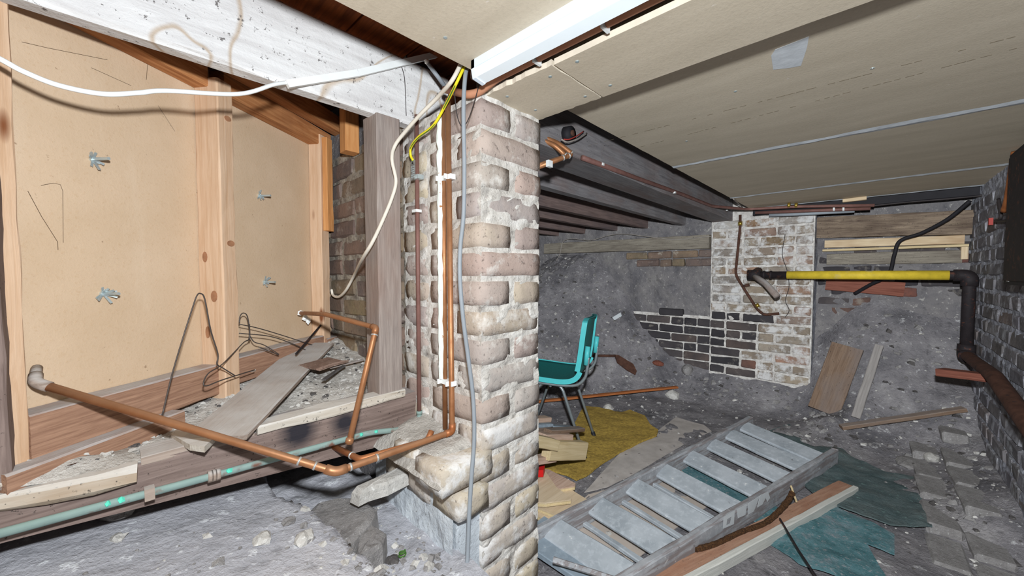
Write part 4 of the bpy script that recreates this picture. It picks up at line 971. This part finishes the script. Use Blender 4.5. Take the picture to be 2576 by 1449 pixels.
sheet('tarp', out([(1930,1085),(1990,1068),(2060,1085),(2110,1120),(2140,1150),(2230,1190),(2300,1205),(2320,1230),(2345,1330),(2240,1320),(2130,1285),(2050,1250),(2000,1200),(1960,1120)], FL + .012), .006, M['tarp2'], amp=.014, freq=7, cuts=4, label='dull green tarpaulin crumpled beyond the ladder foot', cat='tarpaulin')
sheet('tarp', out([(1880,1330),(2000,1270),(2090,1270),(2200,1320),(2250,1345),(2250,1400),(2180,1370),(2230,1455),(2120,1460),(2010,1420),(1940,1370)], FL + .006), .004, M['tarp'], amp=.010, freq=8, cuts=4, label='bright turquoise tarpaulin beside the rust-stained timber', cat='tarpaulin')
sheet('tarp', out([(1700,1170),(1760,1150),(1930,1260),(1990,1300),(1930,1330),(1800,1260)], FL + .006), .003, M['tarp'], amp=.004, freq=8, cuts=3, label='turquoise sheet showing between the ladder treads', cat='tarpaulin')

# ---- step ladder
def build_ladder():
    fa, fb = PX(1345, 1328, 'z', -.935), PX(1888, 1047, 'z', -.935); na, nb = PX(1560, 1449, 'z', -.935), PX(2100, 1128, 'z', -.935)
    fa = fa + (fa - fb)*.12; na = na + (na - nb)*.12
    t = T('step_ladder', 'paint-splashed grey wooden step ladder lying on the floor', 'ladder', V(((fa.x+fb.x)/2, (fa.y+nb.y)/2, FL)))
    zr = -.98
    for a, b in ((fa, fb), (na, nb)):
        a, b = V((a.x, a.y, zr)), V((b.x, b.y, zr)); r = plank('rail', a, b, .030, .092, M['ladder'], t, jit=.002, ch=.006)
        MB().tube([V((b.x, b.y, zr)) - V((0,0,.046)), V((b.x, b.y, zr)) + V((0,0,.046))], .015, 12).build('rounded_end', M['ladder'], r, smooth=True)
    far = [(1510,1255),(1600,1207),(1668,1165),(1742,1125),(1797,1093),(1848,1068),(1893,1053)]
    d = (fb - fa).normalized()
    for k in range(-1, 7):
        s = .235 if k < 0 else 0; fx = [1.36, 1.60, 1.83, 2.07, 2.31, 2.53, 2.72][max(k, 0)] - (.24 if k < 0 else 0)
        u = (fx - fa.x)/(fb.x - fa.x); p = fa.lerp(fb, u); q = na.lerp(nb, u - .012)
        p, q = V((p.x, p.y, -.965)), V((q.x, q.y, -.965)); dd = (q - p).normalized()
        plank('tread', p + dd*.012, q - dd*.012, .102, .020, M['tread'], t, up=(-.30, 0, 1), ch=.008, jit=.001)
        if k in (-1, 0, 1, 2): plank('brace', p + dd*.012 + V((-.085, .0, -.035)), q - dd*.012 + V((-.085, 0, -.035)), .022, .016, M['tread'], t)
    # painted letters on the outer face of the near rail
    a, b = V((na.x, na.y, zr)), V((nb.x, nb.y, zr)); dr = (b - a).normalized(); nn = V((dr.y, -dr.x, 0)); face = a + nn*.0172
    def pt(x, y):
        r_ = ray(x, y); q = r_ * (face.dot(nn)/r_.dot(nn)); return q
    letters = [[[(1820,1300),(1848,1283),(1846,1318),(1818,1330)], [(1829,1306),(1840,1299),(1836,1316),(1827,1321)]],
               [[(1854,1280),(1878,1268),(1875,1295),(1856,1303)]], [[(1882,1265),(1911,1247),(1903,1268),(1896,1286),(1882,1294)]],
               [[(1912,1245),(1932,1236),(1937,1252),(1930,1262),(1926,1252),(1918,1268),(1905,1276)]]]
    for lt in letters:
        mb = MB(); o = [pt(x, y) for x, y in lt[0]]
        if len(lt) > 1:
            i_ = [pt(x, y) for x, y in lt[1]]; n = len(o); e = nn*.0006
            mb.add(o + i_, [(k, (k+1) % n, n+(k+1) % n, n+k) for k in range(n)]); mb.add([v + e for v in o + i_], [(k, (k+1) % n, n+(k+1) % n, n+k) for k in range(n)])
        else: mb.prism(o, nn*.0006)
        mb.build('painted_letter', M['white_paint'], t)
build_ladder()
plank('grey_board', PX(1335, 1330, 'z', -.985), PX(1560, 1470, 'z', -.985), .17, .022, M['bluegrey'], label='wide blue-grey painted board at the ladder head by the pier', cat='board')
MB().tube([PX(1392, 1408, 'z', -.93), PX(1470, 1432, 'z', -.935), PX(1600, 1475, 'z', -.94)], [.010, .009, .008], 8).build('painted_stick', M['ladder'], label='short paint-spattered round stick lying on the blue-grey board', cat='stick')
# ---- rust-stained timber, coir rope, thin rod
ta, tb = PX(1600, 1490, 'z', -.99), PX(2128, 1216, 'z', -.99); td = (tb - ta).normalized(); tn = V((td.y, -td.x, 0))
t = T('painted_timber', 'long rust-stained timber with a white painted edge beside the ladder', 'timber', V(((ta.x+tb.x)/2, (ta.y+tb.y)/2, FL)))
plank('timber', ta + V((0,0,-.018)), tb + V((0,0,-.018)), .060, .040, M['rustwood'], t); plank('white_edge', ta + tn*.036 + V((0,0,-.016)), tb + tn*.036 + V((0,0,-.016)), .022, .044, M['whiteedge'], t)
ro = spline([PX(1748, 1383, 'z', -.985), PX(1800, 1368, 'z', -.985), PX(1860, 1340, 'z', -.985), PX(1920, 1318, 'z', -.985), PX(1955, 1290, 'z', -.97), PX(1980, 1262, 'z', -.95), PX(1993, 1240, 'z', -.93)], 8)
t = T('coir_rope', 'shaggy brown coir rope end lying between ladder and rust-stained timber', 'rope', ro[10])
mb = MB().tube(ro, [.0105*(1 + .3*noise.noise(V((k*1.7, 0, 0)))) for k in range(len(ro))], 9); mb.build('rope', M['coir'], t)
MB().tube([PX(1990, 1222, 'z', -.92), PX(1998, 1245, 'z', -.94), PX(2004, 1262, 'z', -.97)], .004, 6).build('loose_strand', M['offcut'], t)
MB().tube([PX(1962, 1304, 'z', -.95), PX(2010, 1385, 'z', -.96), PX(2070, 1475, 'z', -.97)], .0035, 6).build('thin_rod', M['iron'], label='thin black rod lying over the rust-stained timber', cat='rod')

# ---- offcuts beside the pier
oc = 'wood offcuts beside the pier'
def offcut(x0, y0, x1, y1, Y, w, h, m, lb, name='offcut', rz=0.0, **k):
    a, b = PX(x0, y0, 'y', Y), PX(x1, y1, 'y', Y + rz); return plank(name, a, b, w, h, M[m], label=lb, cat='offcut', group=oc, **k)
offcut(1376, 1131, 1466, 1131, 1.04, .05, .085, 'offcut', 'wide grainy offcut at the front of the pile', up=(0, 0, 1))
offcut(1330, 1104, 1396, 1118, 1.02, .045, .048, 'offcut', 'square yellow block end poking from behind the pier')
offcut(1330, 1160, 1390, 1150, 1.06, .05, .03, 'offcut2', 'flat offcut under the square yellow block')
offcut(1360, 1097, 1430, 1097, 1.08, .07, .030, 'offcut2', 'pale wedge-shaped offcut below the crumbly strip', taper=.8)
offcut(1378, 1084, 1462, 1078, 1.10, .05, .018, 'brown_board', 'thin crumbly brown strip across the chair leg')
offcut(1340, 1080, 1380, 1078, 1.16, .05, .022, 'brown_board', 'small brown offcut near the top of the pile')
offcut(1340, 1068, 1380, 1066, 1.18, .06, .016, 'bluegrey', 'thin grey-painted offcut in the pile')
offcut(1340, 1055, 1378, 1053, 1.20, .05, .022, 'offcut2', 'pinkish offcut on the very top of the pile')
offcut(1385, 1072, 1445, 1076, 1.24, .05, .014, 'bluegrey', 'grey-painted lath behind the crumbly strip')
MB().prism([PX(x, y, 'z', -.90) for x, y in ((1345,1172),(1349,1155),(1358,1148),(1368,1155),(1371,1168),(1367,1182),(1350,1183))], (0, 0, -.032)).build('red_tub', M['red'], label='small red plastic tub beside the plywood pieces', cat='tub')
def ply(px_, z, lb, m='ply'):
    pts = out(px_, z); th = .018
    t = T('plywood_piece', lb, 'plywood', V((sum((p.x for p in pts))/len(pts), sum((p.y for p in pts))/len(pts), z - th)), group='plywood offcuts stacked by the pier')
    mb = MB(); mb.prism([p + V((0, 0, -.004)) for p in pts], (0, 0, .004)); mb.build('face_veneer', M[m], t)
    for k in range(3): mb = MB(); mb.prism([p + V((0, 0, -.0045 - .0047*(k+1))) for p in pts], (0, 0, .0042 if k != 1 else .0047)); mb.build('ply_layer', M['ply_edge'] if k % 2 else M['offcut'], t)
ply([(1300,1180),(1350,1178),(1380,1180),(1448,1215),(1446,1222),(1410,1228),(1330,1240)], -.955, 'brown-faced plywood offcut at the back of the stack', 'offcut2')
ply([(1290,1210),(1350,1195),(1395,1205),(1476,1255),(1474,1262),(1402,1296),(1350,1275)], -.972, 'large pale plywood offcut in the middle of the stack')
ply([(1300,1240),(1360,1240),(1430,1280),(1462,1272),(1460,1285),(1378,1310),(1340,1290)], -.992, 'lowest plywood offcut touching the ladder')
ply([(1280,1200),(1350,1182),(1372,1185),(1400,1225),(1437,1252),(1436,1256),(1373,1264),(1330,1262)], -.942, 'topmost plywood offcut with striped layered edge')

# ---- back room bits
a, b = PX(1345, 1018, 'z', -1.0), V((3.3, 1.22, floor_h(3.3, 1.22) + .03))
plank('wood_batten', G(1345, 1020, .03), G(1703, 979, .02), .035, .016, M['batten_wood'], label='long varnished orange-brown batten behind the turquoise chair', cat='batten')
sh = T('shovel', 'rusty shovel blade with broken handle lying on the spoil bank', 'shovel', G(1575, 945))
MB().tube([G(1491, 908, .05), G(1548, 911, .06)], .012, 8).build('handle', M['rust'], sh, smooth=True)
MB().prism([G(x, y, .045) for x, y in ((1545,906),(1556,908),(1592,930),(1601,948),(1598,956),(1575,943),(1552,925))], (-.006, -.006, .012)).build('blade', M['rust'], sh)
stone('brick_piece', G(1655, 916, .01), (.06, .04, .025), M['redwood'], 'dark red broken brick on the spoil bank below the black bricks', 31, cat='brick', amp=.2, rotz=1.2)
stone('stone', G(1692, 996, .01), (.055, .055, .04), M['stone_pale'], 'round pale stone at the tip of the orange-brown batten', 32, amp=.3)
stone('stone', G(1530, 1030, .01), (.05, .04, .03), M['stone_pale'], 'pale stone at the back corner of the mustard carpet', 33, amp=.4)
stone('stone', G(1730, 935, .01), (.07, .05, .05), M['stone_grey'], 'blocky grey stone at the foot of the black bricks', 34, amp=.3)
stone('stone', G(2285, 1165, .005), (.09, .05, .02), M['stone_grey'], 'flat grey stone beyond the dull green tarpaulin', 35, amp=.3)
stone('stone', G(2342, 1156, .01), (.045, .03, .025), M['stone_pale'], 'small white stone beside the flat grey stone', 36, amp=.3)
MB().prism([G(x, y, .03) for x, y in ((1540,806),(1560,794),(1563,803),(1546,813))], (.01, 0, .004)).build('card_scrap', M['white_paint'], label='small white card scrap on the spoil bank above the chair', cat='card')
plank('wall_plate', (XF - .02, .99, .268), (XF - .02, 2.75, .285), .07, .115, M['plate_far'], label='sooty wall plate under the joist ends on the far wall', cat='timber', kind='structure', jit=.004)
cable('pale_flex', [PX(x, y, 'x', XF - .065) for x, y in ((1395,660),(1408,640),(1416,608),(1440,600),(1485,604),(1530,592),(1570,588),(1640,596),(1700,602),(1790,594))], .0035, M['pale_wire'], 'thin pale flex draped along the sooty wall plate')
# leaning boards and floor batten by the alcove
plank('leaning_board', G(2070, 1042, .02), PX(2132, 870, 'x', 3.36), .165, .018, M['brown_board'], up=(-1, 0, .6), label='wide brown board leaning on the spoil heap', cat='board')
plank('leaning_board', G(2152, 1058, .02), PX(2212, 868, 'x', 3.34), .042, .016, M['grey_batten'], up=(-1, 0, .6), label='narrow grey board leaning beside the wide brown one', cat='board')
plank('floor_batten', G(2115, 1082, .02), G(2425, 1042, .03), .045, .022, M['brown_board'], label='brown batten lying on the floor below the leaning boards', cat='batten')
plank('wall_bracket', PX(2365, 935, 'y', -.26), PX(2490, 950, 'y', -.40), .07, .035, M['redwood'], label='red-brown timber stub propped under the wall pipe', cat='timber')
# alcove timbers
plank('lintel', PX(2052, 573, 'x', 3.66), PX(2445, 560, 'x', 3.66), .09, .15, M['lintel'], label='blackened timber lintel across the alcove head', cat='lintel', kind='structure', jit=.006)
plank('shelf_board', PX(2075, 614, 'x', 3.66), PX(2425, 602, 'x', 3.66), .05, .055, M['cream_board'], label='cream painted board under the blackened lintel', cat='board')
plank('shelf_board', PX(2070, 630, 'x', 3.65), PX(2435, 617, 'x', 3.65), .07, .016, M['offcut'], label='thin bare wood strip under the cream painted board', cat='board')
plank('wood_block', PX(2425, 652, 'x', 3.66), PX(2426, 620, 'x', 3.66), .03, .04, M['cream_board'], up=(1, 0, 0), label='short cream block under the end of the wood strip', cat='block')
plank('alcove_board', PX(2078, 712, 'x', 3.65), PX(2275, 728, 'x', 3.65), .03, .095, M['redwood'], label='red-brown board set in the alcove wall below the yellow pipe', cat='board')
plank('packing_piece', PX(2080, 652, 'x', 3.665), PX(2420, 645, 'x', 3.665), .03, .08, M['plate_far'], label='weathered grey board set in the alcove above the yellow pipe', cat='board', jit=.005)
cable('black_cable', [PX(2440, 505, 'x', 3.40), PX(2385, 550, 'x', 3.45), PX(2320, 585, 'x', 3.5), PX(2265, 605, 'x', 3.52), PX(2250, 640, 'x', 3.52), PX(2235, 690, 'x', 3.5), PX(2190, 715, 'x', 3.55), PX(2150, 738, 'x', 3.6)], .011, M['black_box'], 'thick black cable drooping across the alcove')
# gas pipe
XG = 3.3; e0, e1, e2, e3 = PX(1893, 691, 'x', XG), PX(2440, 690, 'x', XG), PX(2432, 893, 'x', XG), V((1.2, -.39, -.58))
e1 = V((XG, e1.y, e0.z)); e2 = V((XG, e1.y, e2.z))
t = T('gas_pipe', 'black iron pipe with yellow tape crossing to the grey-washed wall', 'pipe', e1)
pipe('pipe', [e0, e1, e2], .026, M['iron'], t, .05); pipe('wall_run', [e2 + V((0,0,.06)), e2, PX(2500, 945, 'y', -.395), PX(2600, 1085, 'y', -.395), e3], .028, M['rust'], t, .04)
ya, yb = PX(1980, 686, 'x', XG), PX(2388, 688, 'x', XG); ya.z = yb.z = e0.z
MB().tube([ya, yb], .0285, 14).build('yellow_tape', M['gas_yellow'], t, smooth=True)
elbow(t, e0, e1, e2, .034, M['iron'], .06); elbow(t, e1, e2, V((2.5,-.395,-.47)), .036, M['iron'], .06)
MB().tube([e0 + V((0,.03,0)), e0 - V((0,.05,0))], .038, 12).build('tee_fitting', M['iron'], t, smooth=True)
for f in (.03, .07, .11): collar(t, e0.lerp(e1, f), e1-e0, .031, .012, M['iron'], 'coupling')
pipe('stub', [e0 + V((0,.0,0)), PX(1925, 712, 'x', 3.2), PX(1955, 745, 'x', 3.1)], .021, M['post'], t, .02)
pipe('wall_stub', [e0, V((XF, e0.y, e0.z + .03))], .03, M['rust'], t)
# lead pipe on the far pier
XL = XF - .03
t = T('lead_pipe', 'thin dark pipe bending down the whitewashed far pier', 'pipe', PX(1850, 690, 'x', XL))
pipe('pipe', [PX(1862, 540, 'x', XL), PX(1862, 570, 'x', XL), PX(1850, 690, 'x', XL), PX(1868, 720, 'x', XL), PX(1905, 778, 'x', XL), PX(1922, 792, 'x', XL), PX(1960, 788, 'x', XL)], .010, M['rust'], t, .04)
for x, y in ((1905,768), (1862,562)): q = PX(x, y, 'x', XL); collar(t, q, V((0, -.3, -.5)) if x > 1870 else (0,0,1), .015, .03, M['brass'], 'coupling')
pipe('branch', [PX(1868, 720, 'x', XL), PX(1885, 716, 'x', XL)], .011, M['rust'], t)
cable('thin_wire', [PX(x, y, 'x', XF - .012) for x, y in ((1975,590),(1968,640),(1980,680),(1985,720),(1976,755),(1985,780),(1975,798))], .0022, M['dark_wire'], 'thin dark wire hanging down the whitewashed far pier')
# pipes under the far edge of the ceiling
t = T('ceiling_pipe', 'dark copper pipes clipped under the far ceiling edge with brass joint', 'pipe', PX(2000, 518, 'x', 3.3))
XC = 3.3
pipe('pipe', [PX(1465, 396, 'y', .822), PX(1600, 447, 'y', .822), PX(1715, 488, 'y', .822), PX(1790, 518, 'x', 2.9), PX(1880, 526, 'x', XC), PX(2010, 519, 'x', XC), PX(2200, 516, 'x', XC)], .010, M['copper_brown'], t, .05)
pipe('pipe', [PX(1900, 535, 'x', XC + .04), PX(2080, 528, 'x', XC + .04), PX(2190, 524, 'x', XC + .04)], .011, M['copper_brown'], t)
pipe('conduit', [PX(1935, 541, 'x', XC + .08), PX(2010, 538, 'x', XC + .08), PX(2150, 530, 'x', XC + .08)], .012, M['grey_cable'], t)
for x in (1985, 2003): collar(t, PX(x, 516, 'x', XC), (0, 1, 0), .018, .016, M['brass'], 'compression_nut')
for x in (2098, 2122): collar(t, PX(x, 524, 'x', XC + .03), (0, 1, 0), .017, .010, M['white_plastic'], 'pipe_clip')
for x, y in ((1515, 413), (1697, 484), (1829, 528)): MB().box(PX(x, y, 'y', .815), (.014, .012, .010)).build('pipe_clip', M['white_plastic'], t)
plank('ceiling_noggin', (3.43, -.44, .47), (3.43, .67, .47), .05, .05, M['black_box'], label='dark timber edge closing the far end of the ceiling', cat='timber', kind='structure')
plank('pale_block', PX(2120, 505, 'x', 3.38), PX(2180, 498, 'x', 3.38), .03, .022, M['cream_board'], label='short cream wood block wedged above the far ceiling pipes', cat='block')
cable('dark_flex', [PX(x, y, 'x', 3.42) for x, y in ((2170,520),(2280,508),(2380,500),(2480,490))], .006, M['dark_wire'], 'dark flex running along the far ceiling edge')
cable('grey_flex', [PX(1845, 500, 'z', .49), PX(1858, 512, 'y', .70), PX(1868, 522, 'y', .72)], .004, M['pale_wire'], 'short grey flex dropping behind the ceiling corner')
# bent copper pair by the joist
for i, (dy, lb) in enumerate(((0, 'orange copper pipe bending out beside the joist, nearer of the pair'), (.03, 'orange copper pipe bending out beside the joist, farther of the pair'))):
    t = T('bent_pipe', lb, 'pipe', PX(1440, 400, 'y', .80)); o = 16*i; Yq = .79
    q = [PX(1330, 333 + 6 - o*.5, 'y', .86), PX(1395 + o*.6, 365 - o*.3, 'y', .82), PX(1425 + o, 393 - o*.3, 'y', Yq), PX(1350, 421 - o*.2, 'y', .84)]
    pipe('pipe', q, .0088, M['copper'], t, .02); collar(t, q[2].lerp(q[1], .12), q[1]-q[2], .011, .004); collar(t, q[2].lerp(q[3], .12), q[3]-q[2], .011, .004)
MB().box(PX(1382, 412, 'y', .80), (.022, .012, .022)).build('pipe_saddle', M['white_plastic'], label='white plastic saddle clip on the bent copper pair', cat='clip')
# round fitting with red wire on the trimmer
c = PX(1428, 338, 'y', .822)
t = T('lamp_holder', 'round dark fitting with a red wire on the trimmer joist', 'fitting', c)
MB().tube([c + V((0, .01, 0)), c - V((0, .02, 0))], [.030, .026], 14).build('base', M['black_box'], t, smooth=True)
MB().tube([c - V((0, .02, 0)), c - V((0, .026, 0))], [.012, .010], 12).build('boss', M['rust'], t, smooth=True)
MB().tube(spline([PX(1418, 350, 'y', .79), PX(1432, 350, 'y', .785), PX(1450, 342, 'y', .785), PX(1468, 330, 'y', .80)], 6), .0022, 6).build('red_wire', M['red_wire'], t, smooth=True)
MB().tube(spline([PX(1412, 350, 'y', .79), PX(1428, 357, 'y', .785), PX(1455, 348, 'y', .785), PX(1476, 335, 'y', .80)], 6), .003, 6).build('grey_wire', M['pale_wire'], t, smooth=True)
# right wall fittings
YB = -.40
t = T('wall_box', 'black box on the grey-washed wall at the edge of view', 'box', PX(2576, 720, 'y', YB))
q0, q1 = PX(2557, 715, 'y', YB), PX(2557, 400, 'y', YB)
MB().box((q0.x - .30, YB - .01, (q0.z + q1.z)/2), (.60, .08, q1.z - q0.z)).build('case', M['black_box'], t); MB().box((q0.x - .30, YB + .032, (q0.z+q1.z)/2), (.56, .006, (q1.z-q0.z)*.94)).build('lid', M['iron'], t)
k0 = PX(2548, 704, 'y', YB + .02); MB().tube([k0 + V((.03, 0, 0)), k0 - V((.01, 0, 0))], .012, 10).build('knob', M['white_plastic'], t, smooth=True)
for i, (pp, lb) in enumerate(((((2556,380),(2548,430),(2537,500),(2528,530)), 'copper pipe dropping from the ceiling beside the black box'), (((2566,430),(2560,470),(2556,500),(2550,530)), 'thinner copper pipe just behind the black box edge'))):
    MB().tube(spline([PX(x, y, 'y', -.41 + .012*i) for x, y in pp], 5), .013, 10).build('wall_pipe', M['copper_old'] if i == 0 else M['brown_board'], smooth=True, label=lb, cat='pipe')
cable('dark_wire', [PX(x, y, 'y', -.42) for x, y in ((2512,500),(2518,545),(2505,555),(2530,555),(2560,552))], .006, M['dark_wire'], 'dark wire loop on the grey-washed wall below the copper pipes')
MB().box(PX(2492, 557, 'y', -.43), (.02, .014, .035)).build('red_connector', M['red_wire'], label='small red connector on the grey-washed wall', cat='connector')
